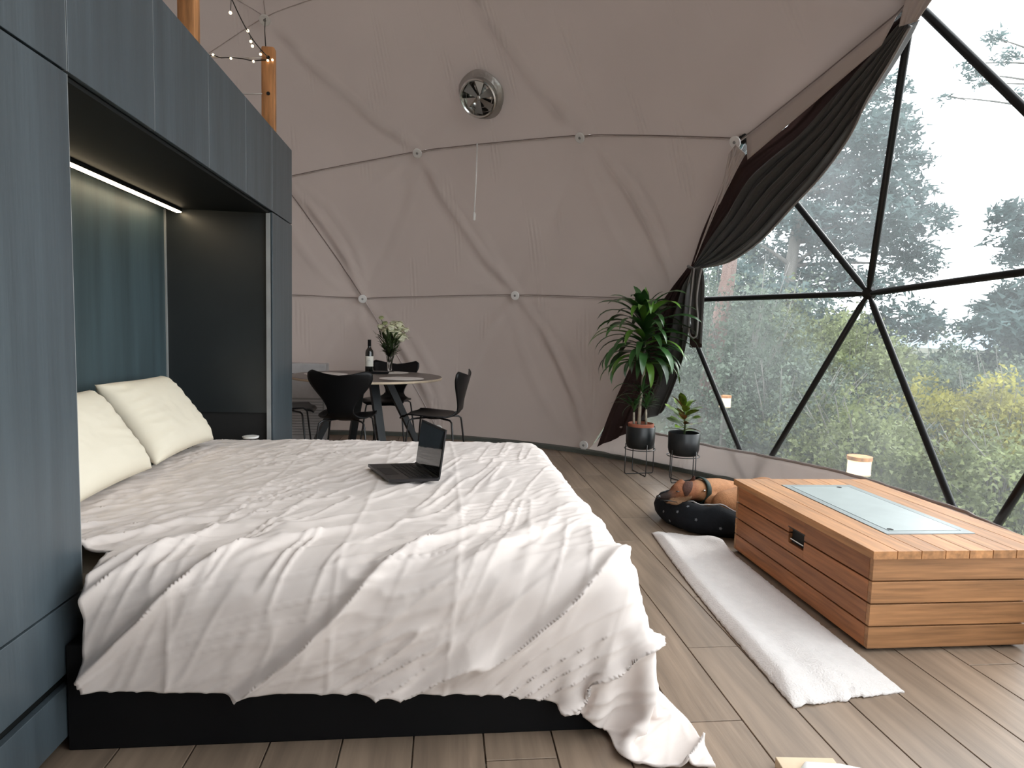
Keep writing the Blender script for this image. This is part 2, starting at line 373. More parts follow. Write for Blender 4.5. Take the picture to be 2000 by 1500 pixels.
# wrinkles of the lining: ridges along the struts and rays around every hub
rr_ = random.Random(3); hub_rays = {}
for i, P in enumerate(HP): hub_rays[i] = [(rr_.uniform(0, 2*PI), rr_.uniform(.25, .9), rr_.uniform(.4, 1)) for _ in range(11)]
EA = np.array([HP[a] for a, b in edges]); EB = np.array([HP[b] for a, b in edges])
def _ridge(a, b):
    if abs(HP[a][2]-HP[b][2]) < .3: return 0.0
    hi, lo = (a, b) if HP[a][2] > HP[b][2] else (b, a)
    if HP[hi][2] > 4.5: return .5
    return 1.0 if kaz(HP[lo]) > kaz(HP[hi]) else .16
ERW = np.array([_ridge(a, b) for a, b in edges]); ERIDGE = ERW > 0
EPH = np.array([rr_.uniform(0, 6) for _ in edges]); ESG = np.array([rr_.choice((-1, 1)) for _ in edges])
def liner_disp(P):
    d = 0.0
    AB = EB-EA; L2 = (AB**2).sum(1); t = np.clip(((P-EA)*AB).sum(1)/L2, 0, 1)
    q = EA+AB*t[:, None]; dv = P-q; dist = np.linalg.norm(dv, axis=1)
    near = np.where((dist < .45) & ERIDGE)[0]
    for e in near:
        n = (EA[e]+EB[e])/2-DC; s = np.cross(AB[e], n); s /= np.linalg.norm(s); sd = dv[e]@s
        tt = t[e]; env = math.sin(PI*min(1, max(0, tt))); d0 = d
        bow = ESG[e]*.10*env
        d += .030*math.exp(-((sd-bow)/.030)**2)*(.35+.65*env)
        d += .016*math.exp(-((sd-bow*2.1-.05)/.022)**2)*env
        d -= .012*math.exp(-((sd-bow+.055)/.04)**2)*env
        d += .014*math.exp(-((sd+bow*1.4+.10)/.03)**2)*env
        d = d0+(d-d0)*ERW[e]*1.15
    hd = [(np.linalg.norm(P-Q), i) for i, Q in enumerate(HP) if abs(P[0]-Q[0]) < 1 and abs(P[1]-Q[1]) < 1 and abs(P[2]-Q[2]) < 1]
    for dd, i in hd:
        if dd > .95 or dd < 1e-4: continue
        Q = HP[i]; n = (Q-DC)/np.linalg.norm(Q-DC); e1 = np.cross(n, [0, 0, 1.0]); e1 /= (np.linalg.norm(e1)+1e-9); e2 = np.cross(n, e1)
        v = P-Q; a = math.atan2(v@e2, v@e1)
        for th, ln, am in hub_rays[i]:
            da = (a-th+PI) % (2*PI)-PI
            if abs(da) > .9: continue
            lat = da*dd; d += .013*am*math.exp(-(lat/(.012+.02*dd))**2)*math.sin(PI*min(1, dd/ln)) if dd < ln else 0
    return d*1.7
def panel_strip(ts, name, parent=None, kind=None, dense=34):
    vmap = {}; V = []; F = []
    for t in ts:
        A, B, C = [HP[i] for i in t]; cen = (A+B+C)/3; n = dense if inview(cen) else 6
        seen = n == dense; loc = {}
        for i in range(n+1):
            for j in range(n+1-i):
                a, b = i/n, j/n; c = 1-a-b
                P = A*a+B*b+C*c
                key = tuple((P*2000).round().astype(int))
                if key not in vmap:
                    rad = P-DC; rl = np.linalg.norm(rad); nn = rad/rl
                    Q = P
                    if P[2] > .02:
                        blend = .32 if seen else 0
                        # no bulge along the horizontal seams
                        Q = P+nn*(DR-rl)*blend*(1 if P[2] > .3 else P[2]/.3)
                    if seen:
                        Q = Q-nn*(liner_disp(P)*min(1, P[2]/.25)+.012*fbm(P[0], P[1], P[2], 1.6, 3))
                    vmap[key] = len(V); V.append(Q)
                loc[i, j] = vmap[key]
        for i in range(n):
            for j in range(n-i):
                F.append((loc[i, j], loc[i+1, j], loc[i, j+1]))
                if i+j < n-1: F.append((loc[i+1, j], loc[i+1, j+1], loc[i, j+1]))
    o = obj(name, V, F, M['liner'], parent, True)
    if kind: o['kind'] = kind
    return o
wall = panel_strip(lower, 'wall_back', kind='structure')
panel_strip(mid, 'fabric_panel', wall)
ceil = panel_strip(upper, 'ceiling', kind='structure', dense=28)
# seams along the horizontal joints and the visible diagonal piping
def seam_pts(a, b, n=16, inw=.012):
    out = []
    for i in range(n+1):
        P = HP[a]+(HP[b]-HP[a])*i/n; nn = (P-DC)/np.linalg.norm(P-DC); rl = np.linalg.norm(P-DC)
        bl = .32*(1 if P[2] > .3 else P[2]/.3)
        out.append(P+nn*(DR-rl)*bl-nn*(liner_disp(P)*min(1, P[2]/.25)+inw))
    return out
panes_e = set()
for t in panes:
    for a, b in ((0, 1), (1, 2), (2, 0)): panes_e.add(tuple(sorted((t[a], t[b]))))
fab_e = set()
for t in lower+mid+upper:
    for a, b in ((0, 1), (1, 2), (2, 0)): fab_e.add(tuple(sorted((t[a], t[b]))))
for a, b in edges:
    if not (inview(HP[a]) or inview(HP[b])): continue
    ra, rb = row(a), row(b)
    if (a, b) in panes_e and (a, b) not in fab_e: continue
    if ra == rb and ra in (1, 2): 
        G().tube(seam_pts(a, b), .0038, 6).build('seam', M['seam'], wall, True)
        G().tube([p-np.array([0, 0, .011]) for p in seam_pts(a, b)], .0045, 6).build('seam_piping', M['seam_hi'], wall, True)
    elif ra != rb and max(ra, rb) == 1 and (HP[a][0]+HP[b][0])/2 < 1.0 and abs(kaz((HP[a]+HP[b])/2)+.25) < .2:
        G().tube(seam_pts(a, b), .006, 6).build('seam', M['seam_hi'], wall, True)
    elif {ra, rb} == {1, 2} and abs(kaz((HP[a]+HP[b])/2)+.75) < .2:
        G().tube(seam_pts(a, b), .005, 6).build('seam', M['seam'], wall, True)
    elif min(ra, rb) == 3:
        G().tube(seam_pts(a, b), .004, 6).build('seam', M['seam_hi'], ceil, True)
    elif {ra, rb} == {2, 3} and (HP[a][0]+HP[b][0])/2 < -2.2:
        G().tube(seam_pts(a, b), .004, 6).build('seam', M['seam_hi'], ceil, True)
# baseboard strip round the floor
V = []; F = []; nb = 90
for i in range(nb+1):
    a = math.radians(-95+200*i/nb+20)
    for r, z in ((3.93, 0.0), (3.93, .035), (4.02, .035), (4.02, 0)): V.append((DC[0]+r*math.cos(a), DC[1]+r*math.sin(a), z))
for i in range(nb):
    for j in range(3): F.append((i*4+j, (i+1)*4+j, (i+1)*4+j+1, i*4+j+1))
tag(obj('baseboard_back', V, F, M['kerb']), kind='structure')
# ---- glazing: panes, struts, joints
for n_, t in enumerate(panes):
    A, B, C = [HP[i] for i in t]; cc = (A+B+C)/3; nn = (cc-DC)/np.linalg.norm(cc-DC); o_ = nn*.03
    o = obj('window_%d' % (n_+1), [A+o_, B+o_, C+o_], [(0, 1, 2)], M['vinyl']); tag(o, kind='structure')
fr = thing('window_frame', 'black steel tube lattice of triangles holding the clear window panes', 'window frame', (2.78, 3.91, 0))
strut_lbl = 0
for a, b in sorted(panes_e):
    if row(a) == 0 and row(b) == 0: continue
    A, B = HP[a], HP[b]; d = (B-A)/np.linalg.norm(B-A)
    bound = (a, b) in fab_e
    g = G(); n_ = 12; nn = ((A+B)/2-DC); nn /= np.linalg.norm(nn)
    o_ = nn*(.075 if bound else 0)
    g.tube([A+d*.03+o_, A+d*.10+o_, B-d*.10+o_, B-d*.03+o_], [.012, .021, .021, .012], 12)
    smooth_angle(g.build('strut', M['frame'], fr), 50)
for i in sorted({i for e in panes_e for i in e}):
    if row(i) == 0: continue
    nn = (HP[i]-DC)/np.linalg.norm(HP[i]-DC)
    g = G().tube([HP[i]-nn*.022, HP[i]-nn*.01, HP[i]+nn*.02], [.02, .042, .045], 14); smooth_angle(g.build('hub_joint', M['frame'], fr), 40)
# ---- skirt below the glazing
base = sorted([i for i in range(len(HP)) if row(i) == 0 and HP[i][2] > -1 and .8 < kaz(HP[i]) < 6.2], key=lambda i: kaz(HP[i]))
def skirt_fn(s, t):
    # s along the glazing, t upwards
    s = s+t*(.5-s)*2*.034; x = s*(len(base)-1); i = min(int(x), len(base)-2); f = x-i
    A, B = HP[base[i]], HP[base[i+1]]; P = A+(B-A)*f
    nn = P-DC; nn[2] = 0; nn /= np.linalg.norm(nn)
    h = .285+.02*math.sin(x*5.1)
    q = P*1.0; q[2] = t*h
    wob = .010*math.sin(x*34+1.5*math.sin(x*7))+.007*math.sin(x*77+t)+.012*fbm(x*3, t, 0, 1.5, 3)
    edge = abs(f-.5)*2
    return q-nn*(.055+.012*t+wob*(1-.5*t))+nn*(-.02*(1-edge)*0)
V, F = grid(360, 8, skirt_fn)
sk = obj('trim_1', V, F, M['skirt'], smooth=True); sk['kind'] = 'structure'; solidify(sk, .006)
G().tube([skirt_fn(i/260, 1.0) for i in range(261)], .011, 8).build('skirt_hem', M['liner_hi'], sk, True)
# ---- white clamp discs on the lining
dn = [(i, P) for i, P in enumerate(HP) if inview(P) and any(i in e for e in fab_e)]
def disc_label(P):
    d = P-CAMP; ww = d@FW; return 1000+FPX*(d@RT)/ww, 750-FPX*(d@UP)/ww
names = {(524, 35): 'white round clamp disc high on the lining above the wooden post', (820, 297): 'white round clamp disc on the seam above the dining table',
         (1136, 264): 'white round clamp disc on the upper seam, right of the hanging pull cord', (1440, 267): 'white round clamp disc beside the top of the charcoal curtain',
         (716, 580): 'white round clamp disc on the lower seam above the wine bottle', (1010, 573): 'white round clamp disc on the lower seam left of the tall plant',
         (862, 843): 'white round clamp disc near the floor behind the laptop', (1146, 874): 'white round clamp disc at floor level left of the tall plant'}
for (u, v), lb in names.items():
    i = min(dn, key=lambda t: abs(disc_label(t[1])[0]-u)+abs(disc_label(t[1])[1]-v))[0]
    P = HP[i].copy()
    if row(i) == 0: P[2] = .075 if u > 1000 else .09
    nn = (P-DC); 
    if row(i) == 0: nn[2] = .0
    nn /= np.linalg.norm(nn); 
    rl = np.linalg.norm(P-DC)
    Q = P-nn*(.10 if row(i) else .12)
    t = thing('clamp_disc', lb, 'disc', Q, 'clamp discs on the dome lining')
    g = G().tube([Q-nn*.000, Q-nn*.008, Q-nn*.012], [.046, .046, .040], 24); g.build('washer', M['white'], t)
    g = G().tube([Q-nn*.012, Q-nn*.019], [.012, .009], 12); g.build('bolt', M['grey'], t)

# ================================================================== CABINET WALL
CX = -1.004; CB = -1.60; ZT = 2.295; ZB = 1.822
YS = [0.83, 1.33, 1.834, 2.34, 2.84, 3.334, 3.81, 4.277]
def door_panel(name, y0, y1, z0, z1, parent, m='cab', gap=.0030):
    o = G().box((CX-.019, y0+gap, z0+gap), (CX, y1-gap, z1-gap), bev=.0016).build(name, M[m], parent)
    G().box((CX-.016, y1-gap+.0003, z0+gap), (CX-.0005, y1-gap+.0024, z1-gap)).build('edge_glint', M['edge'], o)  # pale strip paints the bright reflection along the door gap
    return o
cabl = ['blue-grey overhead cabinet beyond the left edge of the picture, nearest the viewer', 'blue-grey overhead cabinet above the tall near column, leftmost in the picture',
        'blue-grey overhead cabinet above the near end of the light strip, second from the left', 'blue-grey overhead cabinet above the far end of the light strip, third from the left',
        'blue-grey overhead cabinet fourth from the left, halfway along the niche', 'slim-looking blue-grey overhead cabinet fifth from the left, ending at the niche corner', 'blue-grey overhead cabinet at the far end above the tall far column']
for i in range(7):
    y0, y1 = YS[i], YS[i+1]
    t = thing('overhead_cabinet', cabl[i], 'cabinet', (CB, y0, ZB), 'overhead cabinets')
    G().box((CB, y0+.0005, ZB), (CX-.021, y1-.0005, ZT)).build('body', M['carcass'], t)
    door_panel('door', y0, y1, ZB, ZT, t)
for i, (y0, y1, lb) in enumerate([(0.83, 1.33, 'tall blue-grey cabinet column beyond the left edge, nearest the viewer'), (1.33, 1.834, 'tall blue-grey cabinet column in the left foreground beside the bed'), (3.81, 4.277, 'tall narrow blue-grey cabinet column at the far end of the bed niche')]):
    t = thing('tall_cabinet', lb, 'cabinet', (CB, y0, 0))
    G().box((CB, y0+.0005, .06), (CX-.021, y1-.0005, ZB-.001)).build('body', M['carcass'], t)
    G().box((CB, y0+.0005, .0), (CX-.07, y1-.0005, .06)).build('plinth', M['carcass'], t)
    door_panel('door', y0, y1, .413, ZB-.001, t)
    d = door_panel('drawer', y0, y1, .212, .413, t)
    door_panel('drawer', y0, y1, .035, .186, t)
# near/far side cheeks of the columns facing the niche + niche panels
wb = thing('bed_niche_cabinet', 'dark bed niche in the cabinet wall with teal back panel', 'bed niche', (CB, 1.834, 0))
G().box((-1.600, 1.836, .02), (-1.585, 3.808, ZB-.002)).build('back_panel', M['teal'], wb)
G().box((-1.585, 3.790, .655), (-1.030, 3.808, ZB-.002)).build('side_panel', M['cab_in'], wb)['label'] = 'glossy near-black side panel'
G().box((-1.585, 3.798, .02), (-1.030, 3.808, .655)).build('dark_recess_sheet', M['dark'], wb)  # near-black sheet stands for the unlit space below the side panel
G().box((-1.585, 1.836, .02), (-1.030, 1.852, ZB-.002)).build('side_panel', M['cab_in'], wb)
G().box((-1.585, 1.836, ZB-.014), (-1.020, 3.808, ZB-.002)).build('top_panel', M['carcass'], wb)
G().box((-1.030, 3.772, .02), (-1.008, 3.782, ZB-.016)).build('edge_trim', M['edge'], wb)
G().box((-1.028, 3.783, .02), (-1.012, 3.808, ZB-.016)).build('dark_gap_strip', M['carcass'], wb)  # black strip stands for the shade in the gap behind the trim
G().box((-1.586, 3.776, .45), (-1.578, 3.790, ZB-.02)).build('corner_trim', M['edge'], wb)
ls = thing('light_strip', 'glowing warm linear lamp under the overhead cabinets above the pillows', 'lamp', (-1.5, 2.8, 1.80))
G().box((-1.518, 1.86, 1.790), (-1.482, 3.765, 1.808)).build('housing', M['carcass'], ls)
G().box((-1.512, 1.862, 1.783), (-1.484, 3.76, 1.7895)).build('diffuser', M['led'], ls)

# loft posts, ropes, fairy lights above the cabinet
def post(lb, x0, x1, y0, y1, z1):
    t = thing('wooden_post', lb, 'post', ((x0+x1)/2, (y0+y1)/2, ZT))
    g = G().box((x0, y0, ZT), (x1, y1, z1), bev=.012); smooth_angle(g.build('beam', M['post'], t), 30); return t
pa = onx(545, 249, -1.06); pb = onx(522, 97, -1.14)
p1 = post('orange pine post with rounded top behind the far end of the cabinets', -1.165, -1.085, 4.17, 4.23, 2.885)
for z in (2.815, 2.60): G().tube([(-1.12, 4.171, z), (-1.12, 4.166, z)], .011, 12).build('bolt_hole', M['dark'], p1)
p2 = post('thick orange pine post cut by the top edge of the picture', -1.165, -1.09, 2.93, 3.0, 3.2)
def onxl(u, v, x=-1.12): return onx(u, v, x)
def sag(a, b, s, n=14): a = np.array(a); b = np.array(b); return [a+(b-a)*i/n-np.array([0, 0, s*math.sin(PI*i/n)]) for i in range(n+1)]
A1 = np.array([-1.12, 4.16, 2.815])
for (q, z, lb) in ((None, 2.815, 'white rope with fairy bulbs, upper of the two tied to the far pine post'), (None, 2.60, 'white rope without bulbs, lower of the two tied to the far pine post')):
    g = G().tube(sag((-1.12, 4.175, z), (-2.6, 4.25, z), .02), .0055, 8); tag(g.build('rope', M['rope'], None, True), lb, 'rope')
top = onxl(436, -40); wire = sag(A1, top, .05, 20)
t = thing('string_lights', 'dark wire of glowing fairy bulbs strung from the post tip', 'string lights', A1)
G().tube(wire, .0032, 6).build('wire', M['wire'], t, True)
def bulb(P, parent, r=.011):
    r *= .72
    b = G().ball(P, r, 6).build('bulb', M['bulb'], parent, True)
for (u, v) in ((450, 25), (484, 60), (490, 81), (493, 90), (509, 106)):
    P = onxl(u, v); j = min(wire, key=lambda q: np.linalg.norm(q-P)); G().tube([j, P], .0018, 5).build('bulb_wire', M['wire'], t); bulb(P, t)
ro = lambda u, v: ony(u, v, 4.165)
t = thing('string_lights', 'short run of fairy bulbs wound along the white rope', 'string lights', ro(451, 113))
G().tube([ro(400, 110), ro(416, 108), ro(432, 113), ro(451, 112), ro(475, 115), ro(494, 119), ro(515, 117), ro(531, 117)], .0028, 6).build('wire', M['wire'], t, True)
for (u, v) in ((416, 107), (451, 114), (495, 120), (523, 118), (532, 117)): bulb(ro(u, v), t, .010)
dtop = min((P for i, P in dn), key=lambda P: abs(disc_label(P)[0]-524)+abs(disc_label(P)[1]-35))
nn = (dtop-DC)/np.linalg.norm(dtop-DC)
tag(G().tube([dtop-nn*.06, onx(517, 60, -1.35), (-1.14, 4.19, 2.88)], .0035, 6).build('hanging_wire', M['wire'], None, True), 'dark wire from the ceiling disc down to the pine post', 'wire')

# ================================================================== BED
BX0, BX1, BY0, BY1 = -1.57, .604, 1.735, 3.76
bed = thing('bed', 'low wide bed with black base folding out of the niche', 'bed', (-.2, 2.7, 0))
G().box((CX+.004, BY0, 0.0), (BX1, BY1-.0, .30), bev=.004).build('base', M['black'], bed)
G().box((-1.57, 1.87, .18), (CX+.004, 3.77, .30)).build('head_platform', M['black'], bed)
g = G().box((-1.57, 1.87, .30), (BX1-.01, 3.75, .455), bev=.05); smooth_angle(g.build('mattress', M['pillow'], bed))
# ---- duvet: small position-based cloth draped over the mattress
def drape():
    nx, ny = 84, 92
    x0, x1 = -1.33, .80; y0, y1 = 1.535, 3.98
    gx, gy = np.meshgrid(np.linspace(x0, x1, nx), np.linspace(y0, y1, ny), indexing='ij')
    # the near-foot corner of the cover is pulled outwards so it hangs lowest
    P = np.stack([gx, gy, np.full_like(gx, .60)], -1)
    rest = P.copy()
    cr = np.exp(-(((gx-x1)/.45)**2+((gy-y0)/.45)**2)); rest[..., 0] += .055*cr; rest[..., 1] -= .075*cr
    r2 = np.random.default_rng(11)
    P[..., 2] += r2.normal(0, .004, P.shape[:2])
    Q = P.copy(); 
    def L(a, b): return np.linalg.norm(a-b, axis=-1)
    notch = (gx < CX-.012) & (gy < 1.86); hang = (gx < CX+.16) & (gy < 1.86) & ~notch
    cons = []
    def addc(sa, sb, st, k=1.0):
        cons.append((sa, sb, L(rest[sa], rest[sb])*k, st*(notch[sa] == notch[sb])))
    s_ = slice
    K = 1.022
    for o in (0, 1):
        addc((s_(o, nx-1, 2), s_(None)), (s_(o+1, nx, 2), s_(None)), 1.0, K)
        addc((s_(None), s_(o, ny-1, 2)), (s_(None), s_(o+1, ny, 2)), 1.0, K)
    for o in (0, 1):
        addc((s_(o, nx-1, 2), s_(0, ny-1)), (s_(o+1, nx, 2), s_(1, ny)), .35, K)
        addc((s_(o, nx-1, 2), s_(1, ny)), (s_(o+1, nx, 2), s_(0, ny-1)), .35, K)
    for o in (0, 1, 2, 3):
        addc((s_(o, nx-2, 4), s_(None)), (s_(o+2, nx, 4), s_(None)), .05, K)
        addc((s_(None), s_(o, ny-2, 4)), (s_(None), s_(o+2, ny, 4)), .05, K)
    def shp(c):
        return c
    bc = np.array([(-1.7+BX1-.0)/2, (BY0+BY1)/2, .20]); bh = np.array([(BX1+1.7)/2-.12, (BY1-BY0)/2-.12, .30-.12]); RR = .135
    vel = np.zeros_like(P); dt = .016
    for it in range(240):
        vel[..., 2] -= 9.8*dt; vel *= .972
        prev = P.copy(); P = P+vel*dt
        for k in range(9):
            for sa, sb, l0, st in cons:
                a, b = P[sa], P[sb]; d = b-a; ln = np.sqrt((d*d).sum(-1))+1e-9
                n0 = l0[:ln.shape[0], :ln.shape[1]] if l0.shape != ln.shape else l0
                c = (st*.5*(ln-n0)/ln)[..., None]*d
                if st.max() < .1: c = c*(ln < n0)[..., None]
                P[sa] += c; P[sb] -= c
            if k % 3 == 2:
                # rounded box
                q = P-bc; aq = np.abs(q)-bh; mx = np.maximum(aq, 0); ol = np.sqrt((mx*mx).sum(-1))
                inside = ol < 1e-6
                dist = ol-RR
                hit = (dist < 0) & ~inside
                nrm = mx/np.maximum(ol, 1e-6)[..., None]*np.sign(q)
                P = np.where(hit[..., None], P-nrm*dist[..., None], P)
                zin = inside
                P[..., 2] = np.where(zin, np.maximum(P[..., 2], bc[2]+bh[2]+RR), P[..., 2])
                # friction on the box
                fr_ = hit | zin
                P = np.where(fr_[..., None], P-(P-prev)*np.array([.30, .30, 0]), P)
                # cabinet column beside the near edge
                m_ = (P[..., 0] < CX+.006) & (P[..., 1] < 1.862) & ~notch; 
                dy = 1.862-P[..., 1]; dx = CX+.012-P[..., 0]
                P[..., 1] = np.where(m_ & (dy < dx), 1.862, P[..., 1]); P[..., 0] = np.where(m_ & (dy >= dx), CX+.012, P[..., 0])
                P[notch, 2] = .3; P[notch, 0] = gx[notch]; P[notch, 1] = gy[notch]
                m_ = (P[..., 0] < CX+.006) & (P[..., 1] > 3.765); dy = P[..., 1]-3.765; dx = CX+.012-P[..., 0]
                P[..., 1] = np.where(m_ & (dy < dx), 3.765, P[..., 1]); P[..., 0] = np.where(m_ & (dy >= dx), CX+.012, P[..., 0])
                P[..., 0] = np.where(hang, np.maximum(P[..., 0], CX+.012), P[..., 0])
                P[..., 1] = np.where(hang, np.maximum(P[..., 1], 1.685-.0*gx), P[..., 1])
                eh = hang & (gx < CX+.025); P[..., 0] = np.where(eh, np.minimum(P[..., 0], CX+.030), P[..., 0])
                # the square base under the mattress keeps the cloth off its corners
                bx_, by_ = BX1+.022, BY0-.022; m_ = (P[..., 2] < .33) & (P[..., 0] < bx_) & (P[..., 1] > by_) & (P[..., 1] < 2.7); dx = bx_-P[..., 0]; dy = P[..., 1]-by_
                P[..., 0] = np.where(m_ & (dx < dy), bx_, P[..., 0]); P[..., 1] = np.where(m_ & (dy <= dx), by_, P[..., 1])
                fz = P[..., 2] < .012
                P[..., 2] = np.maximum(P[..., 2], .012)
                P = np.where(fz[..., None], P-(P-prev)*np.array([.5, .5, 0]), P)
                P[0, :, 0] = x0
        vel = (P-prev)/dt
        if it > 200: vel *= .8
    return P, notch
DP, NOTCH = drape(); print('hem z', DP[::9, 0, 2].round(2), 'foot', DP[-1, ::12].round(2).tolist())
def upsample(P, f):
    def up(A, axis):
        A = np.moveaxis(A, axis, 0); n = A.shape[0]; t = np.linspace(0, n-1, (n-1)*f+1); i = np.clip(t.astype(int), 0, n-2); u = (t-i)[:, None, None]
        p0 = A[np.clip(i-1, 0, n-1)]; p1 = A[i]; p2 = A[i+1]; p3 = A[np.clip(i+2, 0, n-1)]
        # uniform b-spline: smooth, no ringing
        r = ((1-u)**3*p0+(3*u**3-6*u**2+4)*p1+(-3*u**3+3*u**2+3*u+1)*p2+u**3*p3)/6
        return np.moveaxis(r, 0, axis)
    return up(up(P, 0), 1)
DU = upsample(DP, 4)
def gnormal(P):
    a = np.gradient(P, axis=0); b = np.gradient(P, axis=1); n = np.cross(a, b); return n/(np.linalg.norm(n, axis=-1, keepdims=True)+1e-9)
def np_noise(nu, nv, cells_u, cells_v, seed):
    r = np.random.default_rng(seed); g = r.normal(0, 1, (int(cells_u)+4, int(cells_v)+4))
    u = np.linspace(0, cells_u, nu)+1; v = np.linspace(0, cells_v, nv)+1
    def B(t): return np.stack([(1-t)**3, 3*t**3-6*t**2+4, -3*t**3+3*t**2+3*t+1, t**3], 0)/6
    iu = u.astype(int); iv = v.astype(int); bu = B(u-iu); bv = B(v-iv); out = np.zeros((nu, nv))
    for a in range(4):
        for b in range(4): out += bu[a][:, None]*bv[b][None, :]*g[np.ix_(iu-1+a, iv-1+b)]
    return out
def wrinkle_field(P):
    """ridged noise in rotated rest coordinates: long diagonal creases"""
    nu, nv = P.shape[:2]
    U = np.linspace(0, 2.35, nu)[:, None]+np.zeros((1, nv)); V_ = np.linspace(0, 2.72, nv)[None, :]+np.zeros((nu, 1))
    def rot_noise(ang, fu, fv, seed, wx=0., warp=None):
        c, s = math.cos(ang), math.sin(ang); a = (U*c+V_*s); b = (-U*s+V_*c)
        if warp is not None: a = a+warp*.10; b = b+warp*.06
        r = np.random.default_rng(seed); gg = r.normal(0, 1, (400, 400))
        x = (a+4)*fu; y = (b+4)*fv; ix = x.astype(int); iy = y.astype(int); tx = x-ix; ty = y-iy
        tx = tx*tx*(3-2*tx); ty = ty*ty*(3-2*ty)
        g = lambda i, j: gg[i % 400, j % 400]
        return (g(ix, iy)*(1-tx)+g(ix+1, iy)*tx)*(1-ty)+(g(ix, iy+1)*(1-tx)+g(ix+1, iy+1)*tx)*ty
    warp = np_noise(nu, nv, 7, 7, 5)
    side = np.clip((.50-P[..., 2])/.12, 0, 1)*(P[..., 1] < 2.6)
    edge = np.exp(-((P[..., 1]-1.85)/.30)**2)
    ridg = lambda n: 1-np.minimum(1, np.abs(n)*1.3)
    w1 = ridg(rot_noise(.85, 1.1, 9, 21, warp=warp))**2      # big diagonal folds
    w2 = ridg(rot_noise(.70, 2.2, 25, 22, warp=warp))**2
    w3 = ridg(rot_noise(.35, 2.6, 30, 23, warp=warp))**2
    w4 = ridg(rot_noise(1.25, 3.0, 24, 24, warp=warp))**2
    w5 = rot_noise(.9, 20, 48, 25, warp=warp)
    mask = np.clip(.5+.5*np_noise(nu, nv, 6, 6, 9), 0, 1); mask2 = np.clip(.5+.6*np_noise(nu, nv, 9, 8, 12), 0, 1)
    d = .028*w1*(side*.9+edge*.9)+.013*w2*(.45+side*.6+edge*.6)*mask+.0120*w3*mask2*(1-side*.7)+.0085*w4*(1-mask)*(1-.5*side)+.0012*w5*(.4+mask)
    # pressed fold lines from the packet: straight fine ridges
    for x in (.62, 1.05, 1.38, 1.86): d += .0026*np.exp(-((U-x-.01*warp)/.0075)**2)
    for y in (.47, .92, 1.38, 1.9): d += .0028*np.exp(-((V_-y-.008*warp)/.0075)**2)*.8
    return d
nD = gnormal(DU); 
if nD[DU.shape[0]//2, DU.shape[1]//2, 2] < 0: nD = -nD
DW = DU+nD*wrinkle_field(DU)[..., None]
DW[..., 2] = np.maximum(DW[..., 2], .008)
nu, nv = DW.shape[:2]
idx = np.arange(nu*nv).reshape(nu, nv)
_bad = NOTCH.copy(); _bad[1:] |= NOTCH[:-1]; _bad[:, 1:] |= NOTCH[:, :-1]; _bad[1:, 1:] |= NOTCH[:-1, :-1]
_keep = ~np.repeat(np.repeat(_bad[:-1, :-1], 4, 0), 4, 1)
Fd = np.stack([idx[:-1, :-1], idx[1:, :-1], idx[1:, 1:], idx[:-1, 1:]], -1)[_keep].reshape(-1, 4)
def np_mesh(name, V, F, m, parent=None, smooth=True):
    me = bpy.data.meshes.new(name); V = np.asarray(V, np.float32).reshape(-1, 3); F = np.asarray(F, np.int32); k = F.shape[1]
    me.vertices.add(len(V)); me.vertices.foreach_set('co', V.ravel()); me.loops.add(F.size); me.loops.foreach_set('vertex_index', F.ravel())
    me.polygons.add(len(F)); me.polygons.foreach_set('loop_start', np.arange(0, F.size, k)); 
    me.polygons.foreach_set('use_smooth', np.full(len(F), smooth)); me.materials.append(m); me.update(calc_edges=True); me.validate()
    o = bpy.data.objects.new(name, me); COL.objects.link(o)
    if parent is not None: attach(o, parent)
    return o
_used = np.unique(Fd); _map = np.zeros(nu*nv, int); _map[_used] = np.arange(len(_used))
dv = np_mesh('duvet', DW.reshape(-1, 3)[_used], _map[Fd], M['duvet']); solidify(dv, .007, -1)
tag(dv, 'crumpled pale blush duvet spread over the bed with one corner on the floor', 'duvet')
def duvet_z(x, y):
    m = (np.abs(DW[..., 0]-x) < .04) & (np.abs(DW[..., 1]-y) < .04); return float(DW[..., 2][m].max()) if m.any() else .5
